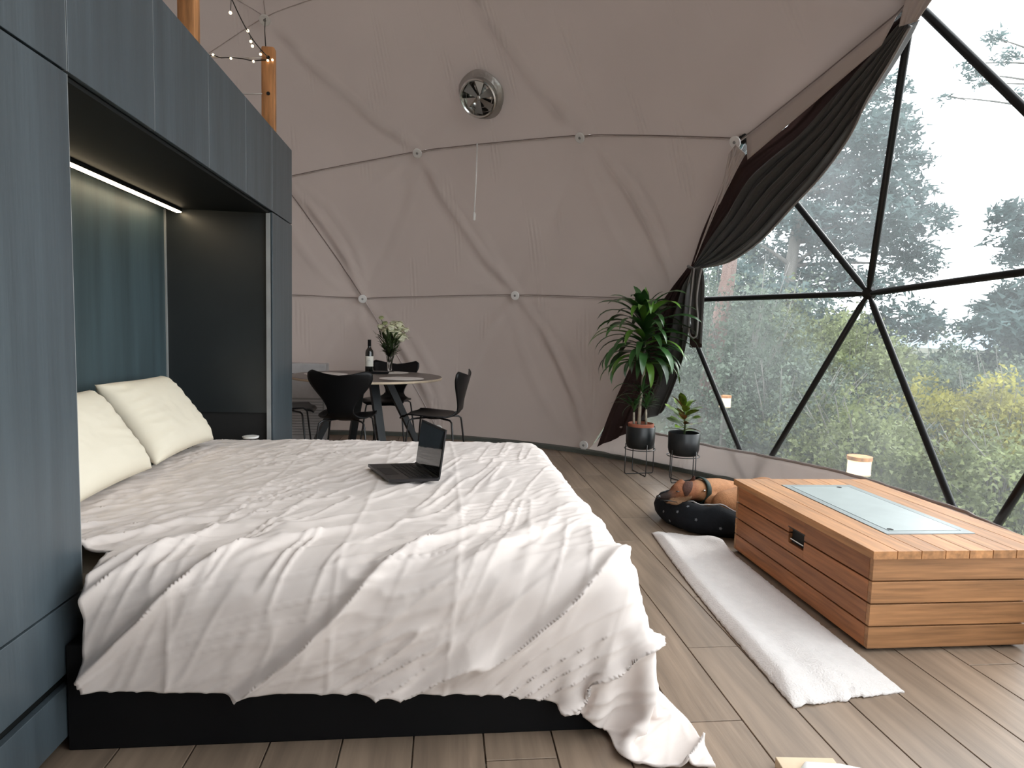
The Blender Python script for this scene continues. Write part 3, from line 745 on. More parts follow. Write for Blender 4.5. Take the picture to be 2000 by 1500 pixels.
# ---- pillows
def pillow(lb, tl, tr, bl, br, th, seed):
    tl, tr, bl, br = map(lambda p: np.array(p, float), (tl, tr, bl, br)); n = np.cross(tr-tl, bl-tl); n /= np.linalg.norm(n)
    if n[0] < 0: n = -n
    N_ = 44; V = []; F = []
    for side in (1, -1):
        for i in range(N_+1):
            for j in range(N_+1):
                a = i/N_; b = j/N_; sx = 2*a-1; sy = 2*b-1
                # edges pulled in between the pointed corners
                ax = sx*(1-.055*(1-sy*sy)); ay = sy*(1-.06*(1-sx*sx)); a2 = (ax+1)/2; b2 = (ay+1)/2
                P = tl*(1-a2)*(1-b2)+tr*a2*(1-b2)+bl*(1-a2)*b2+br*a2*b2
                t_ = ((1-sx**4)*(1-sy**4))**.55*th/2
                wr = .0
                e = min(1-abs(sx), 1-abs(sy))
                wr = .010*math.sin(9*sy*3+4*fbm(sx, sy, seed, 2))*math.exp(-((1-abs(sx))/.22)**1)*e*3+.006*fbm(sx*2, sy*2, seed, 2.2, 3)*e
                V.append(P+n*side*(t_+wr*(side > 0))+n*th*.25)
    m = (N_+1)**2
    for s_ in (0, 1):
        for i in range(N_):
            for j in range(N_):
                q = (s_*m+i*(N_+1)+j, s_*m+(i+1)*(N_+1)+j, s_*m+(i+1)*(N_+1)+j+1, s_*m+i*(N_+1)+j+1); F.append(q if s_ == 0 else q[::-1])
    o = obj('pillow', V, F, M['pillow'], None, True)
    bm = bmesh.new(); bm.from_mesh(o.data); bmesh.ops.remove_doubles(bm, verts=bm.verts, dist=.0015); bm.to_mesh(o.data); bm.free()
    for p in o.data.polygons: p.use_smooth = True
    return tag(o, lb, 'pillow', 'lamp-tinted pillows')
pillow('lamp-tinted pillow nearer the black inner side wall, farther of the two', (-1.50, 2.80, .875), (-1.51, 3.45, .865), (-1.255, 2.79, .535), (-1.25, 3.45, .53), .17, 3.1)
pillow('lamp-tinted pillow half hidden by the near cabinet column', (-1.46, 2.04, .875), (-1.47, 2.71, .865), (-1.235, 2.04, .53), (-1.25, 2.74, .535), .17, 8.4)
# small white tray by the niche end
# ---- laptop on the duvet
hz = max(duvet_z(-.07, 2.8), duvet_z(-.25, 2.8), duvet_z(-.3, 2.9), duvet_z(-.1, 2.7))+.003
H0 = np.array([-.127, 2.961, hz]); H1 = np.array([-.015, 2.652, hz]); B0 = np.array([-.345, 2.925, hz]); B1 = np.array([-.222, 2.622, hz])
lt = thing('laptop', 'open dark grey laptop standing on the duvet', 'laptop', (H0+H1)/2)
def slab(a, b, c, d, t, up): 
    a, b, c, d, up = map(np.array, (a, b, c, d, up)); V = [a, b, c, d]+[p+up*t for p in (a, b, c, d)]
    return G().add(V, [(3, 2, 1, 0), (4, 5, 6, 7), (0, 1, 5, 4), (1, 2, 6, 5), (2, 3, 7, 6), (3, 0, 4, 7)])
zz = np.array([0, 0, 1.0])
slab(B0, B1, H1, H0, .012, zz).build('base', M['lap'], lt)
def lp(a, b, z=.0125): return B0*(1-a)*(1-b)+H0*a*(1-b)+B1*(1-a)*b+H1*a*b+zz*z
slab(lp(.06, .3), lp(.06, .7), lp(.34, .7), lp(.34, .3), .0006, zz).build('trackpad', M['key'], lt)
for i in range(5):
    for j in range(13):
        a0_ = .44+i*.092; b0_ = .06+j*.068
        slab(lp(a0_, b0_), lp(a0_, b0_+.058), lp(a0_+.075, b0_+.058), lp(a0_+.075, b0_), .0015, zz).build('key', M['key'], lt)
st = np.array([.025, .003, .208])
sc_ = slab(H0+zz*.012, H1+zz*.012, H1+zz*.012+st, H0+zz*.012+st, .006, (.95, .3, -.1)).build('lid', M['lap'], lt)
off = np.array([-.0008, -.0003, 0]); e_ = (H1-H0)/np.linalg.norm(H1-H0)
slab(H0+zz*.02+e_*.008+off, H1+zz*.02-e_*.008+off, H1+zz*.012+st*.96-e_*.008+off, H0+zz*.012+st*.96+e_*.008+off, .0006, (-.95, -.3, 0)).build('screen', M['screen'], lt)
G().tube([H0+zz*.010, H1+zz*.010], .006, 8).build('hinge', M['key'], lt)
tag(G().lathe([(0, 0), (.042, 0), (.046, .010), (.040, .012), (0, .008)], (-1.10, 3.70, .52), 24).build('dish', M['white'], None, True), 'small white dish at the far head corner of the bed', 'dish')

# ================================================================== TABLE AND CHAIRS
TC = np.array([-.68, 5.66, 0]); TR = .66
tb = thing('dining_table', 'round dining table with dark top, pale edge and splayed black legs', 'table', TC)
G().lathe([(0, .722), (TR-.02, .722), (TR-.004, .724)], TC, 64).build('underside', M['tleg'], tb)
smooth_angle(G().lathe([(TR-.004, .722), (TR, .727), (TR, .737), (TR-.004, .742)], TC, 64).build('rim', M['tedge'], tb))
G().lathe([(0, .7405), (TR-.002, .7405), (TR-.005, .743), (0, .743)], TC, 64).build('tabletop', M['ttop'], tb)
for k in range(4):
    a = math.radians(23.6+90*k); d = np.array([math.cos(a), math.sin(a), 0]); s_ = np.array([-d[1], d[0], 0])
    top_ = TC+d*.17+zz*.722; bot = TC+d*.53
    V = []
    for P, hw, hd in ((bot, .030, .026), (top_, .036, .034)):
        for sx, sd in ((-1, -1), (1, -1), (1, 1), (-1, 1)): V.append(P+s_*hw*sx+d*hd*sd)
    obj('leg', V, [(3, 2, 1, 0), (4, 5, 6, 7), (0, 1, 5, 4), (1, 2, 6, 5), (2, 3, 7, 6), (3, 0, 4, 7)], M['tleg'], tb)
def chair_mesh():
    """moulded shell, local: faces +x, origin on the floor under the seat centre"""
    # profile from seat front to backrest top: (x, z, half width)
    prof = [(.245, .425, .13), (.235, .442, .165), (.20, .452, .195), (.12, .452, .208), (.0, .443, .212), (-.09, .440, .20), (-.15, .446, .155), (-.185, .463, .112), (-.207, .495, .092),
            (-.220, .54, .096), (-.232, .60, .130), (-.245, .66, .180), (-.258, .71, .218), (-.270, .755, .238), (-.278, .79, .236), (-.281, .806, .20)]
    pr_ = np.array(prof); n = len(pr_); N1 = 46; N2 = 19; t = np.linspace(0, n-1, N1)
    P = np.stack([np.interp(t, range(n), pr_[:, k]) for k in range(3)], -1)
    for _ in range(2): P[1:-1] = (P[:-2]+2*P[1:-1]+P[2:])/4
    V = []; F = []
    for i in range(N1):
        x, z, hw = P[i]; back = min(1, max(0, (z-.5)/.25)); seat = 1-min(1, max(0, (z-.45)/.06)) if x > -.2 else 0
        for j in range(N2):
            s = 2*j/(N2-1)-1
            yy = s*hw; cx = .05*back*s*s; cz = 0
            if seat: cz = .020*s*s*(1 if x > -.12 else .6)-(.02*s**4 if x > .18 else 0)
            if i > N1-6: cz += -.028*(1-abs(s)**1.3)*((i-(N1-6))/5)*(1 if abs(s) < .95 else 1.3)+.012*abs(s)
            V.append((x+cx, yy, z+cz))
    for i in range(N1-1):
        for j in range(N2-1): F.append((i*N2+j, (i+1)*N2+j, (i+1)*N2+j+1, i*N2+j+1))
    return V, F
cv, cf = chair_mesh()
def make_chair(lb):
    t = thing('dining_chair', lb, 'chair', (0, 0, 0), 'black chairs around the dining table')
    s = obj('seat_shell', cv, cf, M['chair'], t, True); solidify(s, .010, 0)
    for sx, sy in ((1, 1), (1, -1), (-1, 1), (-1, -1)):
        ft = (.215*sx-.01, .215*sy, 0.012); kn = (.17*sx-.01, .165*sy, .415)
        g = G().tube([ft, (ft[0]*.9+kn[0]*.1, ft[1]*.9+kn[1]*.1, .05), (kn[0]*1.03, kn[1]*1.03, .385), kn, (kn[0]*.9, kn[1]*.88, .430), (.04*sx, .045*sy, .434)], .0075, 10)
        g.build('leg', M['leg'], t, True); G().lathe([(.011, 0), (.012, .004), (.009, .016)], (ft[0], ft[1], 0), 12).build('glide', M['leg'], t)
    G().lathe([(0, .424), (.075, .424), (.08, .431), (0, .434)], (0, 0, 0), 20).build('mounting_plate', M['leg'], t)
    return t
def dup(root, loc, rz, lb, sc=1):
    r = root.copy(); COL.objects.link(r); r.location = loc; r.rotation_euler = (0, 0, rz); r['label'] = lb; r.scale = (sc,)*3
    for ch in list(root.children):
        c = ch.copy(); COL.objects.link(c); c.parent = r
    return r
ch0 = make_chair('black moulded chair seen from behind, nearest the bed')
CS = 1.03
def facing(x, y, tx, ty): return math.atan2(ty-y, tx-x)
for o_ in [ch0]: o_.location = (-.765, 5.06, 0); o_.rotation_euler = (0, 0, math.radians(86)); o_.scale = (CS,)*3
dup(ch0, (-.075, 5.20, 0), math.radians(166), 'black moulded chair at the right side of the table, seen side-on', CS)
dup(ch0, (-.54, 6.22, 0), math.radians(-101), 'black moulded chair behind the table, its back top showing over the tabletop', CS)
dup(ch0, (-1.36, 5.52, 0), math.radians(6), 'black moulded chair partly hidden by the far cabinet column', CS)
# ---- things on the table
ZTB = .743
def tz(u, v): return onz(u, v, ZTB)
def put(name, g, m, lb, cat, group=None): return tag(smooth_angle(g.build(name, m)), lb, cat, group)
for (c, lb) in (((-.36, 5.38), 'round pale placemat at the right side of the table'), ((-1.05, 5.72), 'round pale placemat at the left side of the table'), ((-.82, 5.28), 'round pale placemat in front of the nearest chair'), ((-.53, 6.06), 'round pale placemat at the far side of the table')):
    put('placemat', G().lathe([(0, ZTB+.0005), (.185, ZTB+.0005), (.19, ZTB+.003), (.18, ZTB+.0045), (0, ZTB+.0045)], (c[0], c[1], 0), 40), M['matw'], lb, 'placemat', 'round placemats')
bp_ = tz(721, 729)
wbt = thing('wine_bottle', 'dark wine bottle with cream label on the round table', 'bottle', bp_)
smooth_angle(G().lathe([(0, 0), (.034, 0), (.0375, .005), (.0375, .19), (.034, .212), (.018, .235), (.0145, .25), (.0145, .30), (.0155, .302), (.0155, .312), (0, .312)], bp_, 28).build('glass_body', M['bottle'], wbt))
smooth_angle(G().lathe([(.0379, .065), (.0382, .066), (.0382, .160), (.0379, .161)], bp_, 28).build('label_paper', M['label'], wbt))
for k, z in enumerate((.108, .122, .135)):
    G().add([bp_+np.array([.0386*math.sin(a), -.0386*math.cos(a), z+dz]) for dz in (0, .0022+.003*(k == 1)) for a in np.linspace(-.5+.1*k, .5-.1*k, 7)], [(i, i+1, i+8, i+7) for i in range(6)]).build('print_line', M['grey'], wbt)
smooth_angle(G().lathe([(.0148, .252), (.016, .254), (.016, .313), (0, .314)], bp_, 24).build('capsule', M['black'], wbt))
tr_ = tz(741, 730)
tt_ = thing('tray', 'low black tray beside the wine bottle', 'tray', tr_)
g = G().box((tr_[0]-.085, tr_[1]-.05, ZTB), (tr_[0]+.085, tr_[1]+.05, ZTB+.02), bev=.006); g.build('body', M['black'], tt_)
put('candle_holder', G().lathe([(0, .0), (.016, 0), (.004, .008), (.004, .075), (.013, .09), (.013, .105), (0, .100)], (tr_[0]+.075, tr_[1]+.15, ZTB), 16), M['glass'], 'slim clear glass holder behind the black tray', 'glass')
vp = tz(761, 727)
vs_ = thing('glass_vase', 'tall flared clear glass vase holding cream flowers', 'vase', vp)
smooth_angle(G().lathe([(0, 0), (.042, 0), (.044, .006), (.018, .014), (.022, .03), (.028, .10), (.042, .18), (.060, .225), (.057, .225), (.038, .178), (.023, .10), (.016, .035), (0, .03)], vp, 28).build('glass_body', M['glass'], vs_))
bq = thing('flower_bouquet', 'bouquet of cream flowers and dark green leaves in the glass vase', 'flowers', vp+zz*.03)
fl_r = random.Random(5)
heads = [(743, 640-2, .020), (752, 632, .018), (764, 640, .030), (779, 634, .028), (757, 648, .034), (774, 652, .040), (784, 660, .036), (793, 645, .020), (745, 621, .016), (783, 642, .026), (768, 632, .022), (750, 645, .026)]
for (u, v, r) in heads:
    r *= 1.8
    P = ony(u, v, vp[1]+fl_r.uniform(-.06, .03))
    G().tube([vp+zz*.04+np.array([fl_r.uniform(-.01, .01), fl_r.uniform(-.01, .01), 0]), vp+zz*.2+(P-vp)*np.array([.35, .35, 0]), P], .0025, 5).build('stem', M['stemg'], bq, True)
    g = G(); 
    for k in range(16):
        a = k*2.4; e = .25+.75*k/16; d = np.array([math.cos(a)*math.sin(e*1.5), math.sin(a)*math.sin(e*1.5), math.cos(e*1.5)])
        c = P+d*r*.62; s1 = np.cross(d, [0, 0, 1.01]); s1 /= np.linalg.norm(s1)+1e-9; s2 = np.cross(d, s1); w_ = r*.55
        g.add([c-s2*w_*.8-d*r*.3, c-s1*w_*.8, c+s1*w_*.8, c+s2*w_*.9+d*r*.35-s1*w_*.3, c+s2*w_*.9+d*r*.35+s1*w_*.3, c+d*r*.15], [(0, 2, 5), (0, 5, 1), (1, 5, 3), (5, 4, 3), (2, 4, 5)])
    g.ball(P, r*.62, 5)
    g.build('bloom', M['petal'] if r > .036 else M['bud'], bq, True)
def strap_leaf(base_, dirv, L, wd, droop, n=9, fold=.25, tipw=.02, twist=0, up0=.8):
    """arching strap leaf from a base point: list of verts and faces"""
    base_ = np.array(base_, float); h = np.array([dirv[0], dirv[1], 0.0]); h /= np.linalg.norm(h)+1e-9
    side0 = np.array([-h[1], h[0], 0]); V = []; P = base_.copy(); ang = up0
    for i in range(n+1):
        t = i/n; t_ = h*math.cos(ang)+zz*math.sin(ang); nrm = -h*math.sin(ang)+zz*math.cos(ang)
        sd = side0*math.cos(twist*t)+nrm*math.sin(twist*t)
        w_ = wd*(math.sin(PI*min(1, (t*.93+.07)))**.7)*(1 if t < .95 else .4)*.5
        V += [P-sd*w_+nrm*w_*fold, P-nrm*0, P+sd*w_+nrm*w_*fold]
        P = P+t_*L/n; ang -= droop/n*(.4+1.2*t)
    F = []
    for i in range(n):
        for j in range(2): F.append((i*3+j, (i+1)*3+j, (i+1)*3+j+1, i*3+j+1))
    return V, F
g = G()
for k in range(150):
    a = fl_r.uniform(0, 2*PI); hh_ = fl_r.uniform(.14, .36); P = vp+zz*hh_+np.array([math.cos(a), math.sin(a), 0])*fl_r.uniform(0, .55)*(hh_-.1); d = (math.cos(a), math.sin(a), 0)
    V, F = strap_leaf(P, d, fl_r.uniform(.06, .12), .022, fl_r.uniform(.2, 1.2), 4, up0=fl_r.uniform(.5, 1.3)); g.add(V, F)
tag(g.build('bouquet_leaves', foliage('bouquet_green', (.045, .075, .022)), bq), kind='stuff')
# ---- white heater behind the table
hp = thing('heater', 'white floor-standing heater with louvred grille behind the table', 'heater', (-1.32, 6.3, 0))
hx0, hx1, hy = -1.75, -1.16, 6.32
G().box((hx0, hy, .02), (hx1, hy+.16, .80), bev=.01).build('casing', M['heater'], hp)
G().box((hx1-.34, hy-.004, .66), (hx1-.16, hy, .70)).build('display', M['black'], hp)
for k in range(13): G().box((hx0+.04, hy-.012, .10+k*.027), (hx1-.03, hy-.001, .118+k*.027)).build('louvre', M['heater'], hp)
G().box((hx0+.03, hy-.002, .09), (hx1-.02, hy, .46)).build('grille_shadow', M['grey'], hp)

# ================================================================== WOODEN BOX TABLE
bxt = thing('low_table', 'low teak slatted table with pale grey stone inset', 'table', (2.0, 2.7, 0))
X0_, X1_, Y0_, Y1_, ZT_ = 1.595, 2.377, 2.107, 3.246, .40
nb = 8; pw = (X1_-X0_)/nb; sx0, sx1, sy0, sy1 = X0_+2*pw, X0_+6*pw, 2.296, 3.101
for k in range(nb):
    a = X0_+k*pw+.0012; b = X0_+(k+1)*pw-.0012
    segs = [(Y0_, Y1_)]
    if b > sx0+.01 and a < sx1-.01: segs = [(Y0_, sy0), (sy1, Y1_)]
    for y0, y1 in segs:
        if len(segs) == 1 and (a < sx0 < b or a < sx1 < b): pass
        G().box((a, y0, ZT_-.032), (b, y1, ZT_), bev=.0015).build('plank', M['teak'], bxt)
G().box((sx0+.002, sy0+.002, ZT_-.034), (sx1-.002, sy1-.002, ZT_-.005)).build('inset_bed', M['dark'], bxt)
for a, b in (((sx0, sy0+.0015), (sx0+.034, sy1-.0015)), ((sx1-.034, sy0+.0015), (sx1, sy1-.0015)), ((sx0+.034, sy0+.0015), (sx1-.034, sy0+.034)), ((sx0+.034, sy1-.034), (sx1-.034, sy1-.0015))):
    G().box((a[0], a[1], ZT_-.004), (b[0], b[1], ZT_+.003)).build('inset_border', M['stone2'], bxt)
G().box((sx0+.038, sy0+.038, ZT_-.004), (sx1-.038, sy1-.038, ZT_+.0035)).build('inset_lid', M['stone'], bxt)
for (x, y) in ((sx0+.055, sy0+.055), (sx1-.1, sy1-.055)): G().lathe([(0, ZT_+.0036), (.013, ZT_+.0036), (.012, ZT_+.0044), (0, ZT_+.0044)], (x, y, 0), 18).build('finger_hole', M['dark'], bxt)
ins = .016; rows = 4; z0 = .012; z1 = ZT_-.034; rh = (z1-z0)/rows; gp = .006
bx1 = X1_-.11
G().box((X0_+ins+.02, Y0_+ins+.02, .02), (bx1-.02, Y1_-ins-.02, ZT_-.036)).build('core', M['dark'], bxt)
for k in range(rows):
    a = z0+k*rh+gp/2; b = z0+(k+1)*rh-gp/2
    # hand-hole in the side facing the bed
    yh0, yh1 = 2.575, 2.70; zh0, zh1 = .232, .305
    ys = [(Y0_+ins+.021, Y1_-ins-.021)]
    if a < zh1 and b > zh0: ys = [(Y0_+ins+.021, yh0), (yh1, Y1_-ins-.021)]
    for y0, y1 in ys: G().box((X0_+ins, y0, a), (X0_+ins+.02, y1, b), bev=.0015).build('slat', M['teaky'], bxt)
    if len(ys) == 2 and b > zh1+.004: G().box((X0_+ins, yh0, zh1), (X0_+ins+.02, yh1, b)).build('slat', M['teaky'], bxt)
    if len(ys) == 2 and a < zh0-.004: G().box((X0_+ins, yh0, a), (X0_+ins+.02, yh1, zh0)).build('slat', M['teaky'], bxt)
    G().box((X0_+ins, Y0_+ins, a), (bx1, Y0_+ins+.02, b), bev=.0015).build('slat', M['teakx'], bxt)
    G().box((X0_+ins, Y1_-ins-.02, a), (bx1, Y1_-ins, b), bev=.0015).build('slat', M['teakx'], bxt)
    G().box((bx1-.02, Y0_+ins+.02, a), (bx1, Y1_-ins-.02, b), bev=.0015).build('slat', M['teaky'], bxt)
for x in (X0_+.05, bx1-.05):
    for y in (Y0_+.06, Y1_-.06): G().box((x-.02, y-.02, 0), (x+.02, y+.02, .02)).build('foot', M['dark'], bxt)
G().box((X0_+ins-.001, yh0-.006, zh1-.002), (X0_+ins+.016, yh1+.006, zh1+.003)).build('handle_frame', M['leg'], bxt)
G().box((X0_+ins+.004, yh0+.01, zh0+.018), (X0_+ins+.012, yh1-.01, zh0+.023)).build('handle_bar', M['steel'], bxt)

# ---- fleece throw on the floor
def fleece(s, t):
    # s: near (0) to far (1), t: left (0) to right (1)
    nl = np.array([1.128, 1.80, 0]); nr = np.array([1.56, 1.86, 0]); fl_ = np.array([1.240, 3.52, 0]); frr = np.array([1.58, 3.38, 0])
    mid_ = .02*math.sin(PI*s)
    P = (nl*(1-t)+nr*t)*(1-s)+(fl_*(1-t)+frr*t)*s; P[0] -= mid_*(1-t)
    P[1] += .05*math.sin(t*PI*1.4)*s+.012*fbm(t*3, s*3, 1, 2)
    roll = math.exp(-((t-.13)/.14)**2)*.030+.016*math.exp(-((t-.6)/.3)**2)*(.6+.4*math.sin(s*7+1))
    z = .012+roll+.007*fbm(P[0]*4, P[1]*2.2, 0, 1, 3)+.010*math.exp(-((t-.45)/.2)**2)*(.5+.5*math.sin(s*11))
    bunch = math.exp(-(((s-.98)/.09)**2+((t-.86)/.2)**2)); z += .06*bunch
    e = min(t, 1-t, s, 1-s); z *= math.sqrt(min(1, .02+e/.09))
    fz = .006*fbm(s*60, t*60, 5, 1, 2)*(e < .02)
    P[2] = max(.004, z)+.002; P[0] += fz; P[1] += fz
    return P
V, F = grid(170, 60, fleece); o = obj('fleece_throw', V, F, M['fleece'], None, True); solidify(o, .006, 1)
tag(o, 'long white fleece throw lying on the floor beside the teak table', 'throw')

# ================================================================== POT PLANTS
def stand(lb, c, ztop, rad, rot, loops):
    t = thing('plant_stand', lb, 'plant stand', (c[0], c[1], 0))
    for k in range(2):
        a = rot+k*PI/2; d = np.array([math.cos(a), math.sin(a), 0]); C = np.array([c[0], c[1], 0]); r = rad+.008
        rc = .02
        pts = [C-d*r+zz*(ztop+.05*1)]+[C-d*r+zz*rc]+[C-d*(r-rc*.3)+zz*rc*.3, C-d*(r-rc)+zz*.004, C+d*(r-rc)+zz*.004, C+d*(r-rc*.3)+zz*rc*.3, C+d*r+zz*rc]+[C+d*r+zz*(ztop+.05)]
        G().tube(pts, .004, 8).build('leg_loop', M['leg'], t, True)
    C = np.array([c[0], c[1], ztop]); G().tube([C+np.array([math.cos(a), math.sin(a), 0])*(rad+.006) for a in np.linspace(0, 2*PI, 33)], .004, 8).build('ring', M['leg'], t, True)
    return t
def black_pot(lb, c, z0, z1, rad):
    t = thing('plant_pot', lb, 'pot', (c[0], c[1], z0))
    rb = rad*.90
    smooth_angle(G().lathe([(0, z0), (rb*.9, z0), (rb, z0+.012), (rad-.002, z0+.05), (rad, z1-.003), (rad-.003, z1), (rad-.007, z1-.002), (rad-.009, z0+.03), (0, z0+.02)], (c[0], c[1], 0), 40).build('shell', M['pot'], t), 50)
    return t
c1 = onz(1252, 927, 0); c1 = np.array([1.655, 5.09, 0]); Zp0, Zp1, RP = .222, .408, .122
stand('black wire stand under the tall potted plant', c1, Zp0-.006, RP, math.radians(8), 0)
black_pot('black pot holding the terracotta pot of the tall plant', c1, Zp0, Zp1, RP)
tp = thing('terracotta_pot', 'terracotta inner pot showing above the black pot rim', 'pot', c1+zz*.26)
smooth_angle(G().lathe([(0, .25), (.075, .25), (.098, .40), (.107, .402), (.109, .432), (.102, .434), (.098, .415), (0, .412)], c1, 36).build('shell', M['terra'], tp), 40)
G().lathe([(0, .418), (.099, .414)], c1, 30).build('soil', M['soil'], tp)
pl = thing('tall_plant', 'tall leafy cane plant with drooping glossy leaves in a terracotta pot', 'plant', c1+zz*.418)
lr = random.Random(12)
cane = [c1+zz*.41+np.array([-.02, 0, 0]), c1+np.array([-.015, .0, .60]), c1+np.array([.0, .0, .85]), c1+np.array([-.005, -.01, 1.10]), c1+np.array([-.02, -.01, 1.36])]
G().tube(cane, [.016, .013, .011, .011, .008], 10).build('cane', M['bark'], pl, True)
G().tube([c1+np.array([-.055, .02, .41]), c1+np.array([-.06, .02, .52])], [.011, .009], 8).build('cane', M['bark'], pl, True)
G().tube([c1+np.array([.045, .0, .41]), c1+np.array([.035, -.01, .55])], [.011, .009], 8).build('cane', M['bark'], pl, True)
def leaf(P, a, L, wd, droop, up, m, tw=0, n=9):
    V, F = strap_leaf(P, (math.cos(a), math.sin(a)), L, wd, droop, n, up0=up, twist=tw); o = obj('leaf', V, F, m, pl, True); return o
# crown: golden-angle rosette, longest and most drooping low down
N_l = 84
for k in range(N_l):
    t = k/N_l; z = .93+.43*t; a = k*2.39996+lr.uniform(-.2, .2)
    P = c1+np.array([-.005-.012*t, -.01, z]); L = (.41+.11*math.sin(PI*t))*lr.uniform(.82, 1.1); 
    if t > .9: L *= .62
    leaf(P, a, L, lr.uniform(.054, .078), lr.uniform(1.9, 2.7)-(1.5 if t > .93 else 0.5*t), (.15+1.15*t**1.6), M['leafl'] if lr.random() < .22 else M['leafd'], lr.uniform(-.5, .5))
leaf(c1+np.array([-.02, -.01, 1.33]), 1.2, .25, .055, .25, 1.45, M['leafl'])
leaf(c1+np.array([-.02, -.02, 1.30]), -1.7, .42, .062, 3.6, 1.2, M['leafl'])
leaf(c1+np.array([-.02, -.02, 1.30]), -2.3, .34, .060, 3.2, 1.0, M['leafl'])
for (px, py, z, sc) in ((-.06, .02, .52, 1.0), (.035, -.01, .55, .85), (-.0, .0, .66, .9)):
    for k in range(20):
        leaf(c1+np.array([px, py, z+.05*k/20]), k*2.4, lr.uniform(.13, .24)*sc, .020, lr.uniform(.8, 2.0), lr.uniform(.4, 1.35), M['leafd'], n=7)
for (a, L, z, dr, up) in ((3.3, .30, .72, 1.9, .5), (3.0, .25, .66, 1.7, .3), (.3, .22, .72, 1.5, .5), (2.8, .22, .60, 2.0, -.1)):
    leaf(c1+np.array([-.01, 0, z]), a, L, .03, dr, up, M['leafd'])
c2 = np.array([1.925, 4.81, 0]); W0, W1 = .222, .405
stand('black wire stand under the small potted plant beside the dog', c2, W0-.006, RP, math.radians(28), 1)
bp2 = black_pot('black pot of the small variegated plant', c2, W0, W1, RP+.003)
G().lathe([(0, .372), (.112, .368)], c2, 30).build('soil', M['soil'], bp2)
pl = thing('small_plant', 'small plant with green, yellow and red mottled leaves', 'plant', c2+zz*.37)
G().tube([c2+zz*.36, c2+np.array([.005, 0, .46]), c2+np.array([-.01, 0, .60])], [.009, .007, .005], 8).build('stem', M['stemg'], pl, True)
for k in range(26):
    t = k/26; z = .41+.20*t; a = k*2.4+.5; L = (.115+.03*math.sin(PI*t))*lr.uniform(.8, 1.2); q0 = c2+np.array([-.01*t, 0, z]); dd_ = (math.cos(a), math.sin(a)); e0 = .15+.95*t*lr.uniform(.6, 1)
    P0 = q0+np.array([dd_[0]*math.cos(e0), dd_[1]*math.cos(e0), math.sin(e0)])*.02
    V, F = strap_leaf(P0, (dd_[0], dd_[1]), L, .066, lr.uniform(-.1, .8), 7, fold=.18, up0=e0, twist=lr.uniform(-.6, .6))
    g = G().add(V, F).tube([q0, P0], .002, 4); obj('leaf', g.V, g.F, M['crotonr'] if (k % 5 == 2) else M['croton'], pl, True)

# ================================================================== CURTAIN
RI = DR-.21
tie = onsph(1358, 520, RI)
cu = thing('curtain', 'charcoal curtain with maroon lining swept to the left of the glazing and tied', 'curtain', (tie[0], tie[1], 0))
def lerp_poly(pts, t):
    x = t*(len(pts)-1); i = min(int(x), len(pts)-2); f = x-i
    return np.array(pts[i])*(1-f)+np.array(pts[i+1])*f
def smooth_poly(pts, t):
    pts = [np.array(p, float) for p in pts]; n = len(pts); x = t*(n-1); i = min(int(x), n-2); u = x-i
    p0, p1, p2, p3 = pts[max(i-1, 0)], pts[i], pts[i+1], pts[min(i+2, n-1)]
    return .5*((2*p1)+(-p0+p2)*u+(2*p0-5*p1+4*p2-p3)*u*u+(-p0+3*p1-3*p2+p3)*u**3)
# outline curves traced on the dome's inner sphere: inner edge and outer (hanging) edge, from the tie up to the top
inner = [(1349, 521), (1372, 455), (1398, 395), (1425, 330), (1460, 300), (1540, 245), (1628, 150), (1705, 78), (1762, 30)]
outer = [(1362, 524), (1420, 512), (1480, 472), (1545, 405), (1600, 345), (1655, 270), (1705, 190), (1752, 110), (1790, 45)]
def upper_c(a, b, amp=.036, nf=6.5, inset=0, ph=0):
    p = smooth_poly(inner, b)*(1-a)+smooth_poly(outer, b)*a
    # sag: fold lines bow towards the outer edge
    P = onsph(p[0], p[1], RI-inset); nn = (P-DC)/np.linalg.norm(P-DC)
    e = min(1, b/.12)*(1-.25*b)
    return P-nn*(amp*e*(math.sin(2*PI*nf*(a+.04*math.sin(b*5)+.02*math.sin(b*13)))+.45*math.sin(2*PI*nf*2.3*a+3*b+ph)))
V, F = grid(120, 90, lambda a, b: upper_c(.30+.70*a, b)); o = obj('drape', V, F, M['curt'], cu, True); solidify(o, .003)
V, F = grid(50, 60, lambda a, b: upper_c(.42*a, b, .010, 4, -.045)); obj('lining', V, F, M['lining'], cu, True)
G().tube([upper_c(1.0, i/60) for i in range(61)], .007, 8).build('hem_piping', M['piping'], cu, True)
# lower fall from the tie
lin = [(1343, 522), (1314, 562), (1284, 606), (1256, 664), (1222, 735), (1190, 806), (1166, 873)]
lout = [(1366, 523), (1352, 560), (1349, 610), (1346, 661), (1340, 700), (1322, 756), (1296, 815)]
def lower_c(a, b, inset=0, amp=.02):
    p = smooth_poly(lin, b)*(1-a)+smooth_poly(lout, b)*a
    if b > .8: p = p+np.array([0, -22*math.sin(a*PI)*(b-.8)/.2*0])
    P = onsph(p[0], p[1], RI-inset); nn = (P-DC)/np.linalg.norm(P-DC); e = min(1, b/.15)
    return P-nn*amp*e*(math.sin(2*PI*3.4*(a+.05*math.sin(b*6)))+.4*math.sin(2*PI*8*a+2*b))
V, F = grid(60, 70, lambda a, b: lower_c(a*.72, b, -.02, .016)); obj('lining', V, F, M['lining'], cu, True)
V, F = grid(60, 70, lambda a, b: lower_c(.56+.44*a, b*.95, .015, .034)); o = obj('drape', V, F, M['curt'], cu, True); solidify(o, .003)
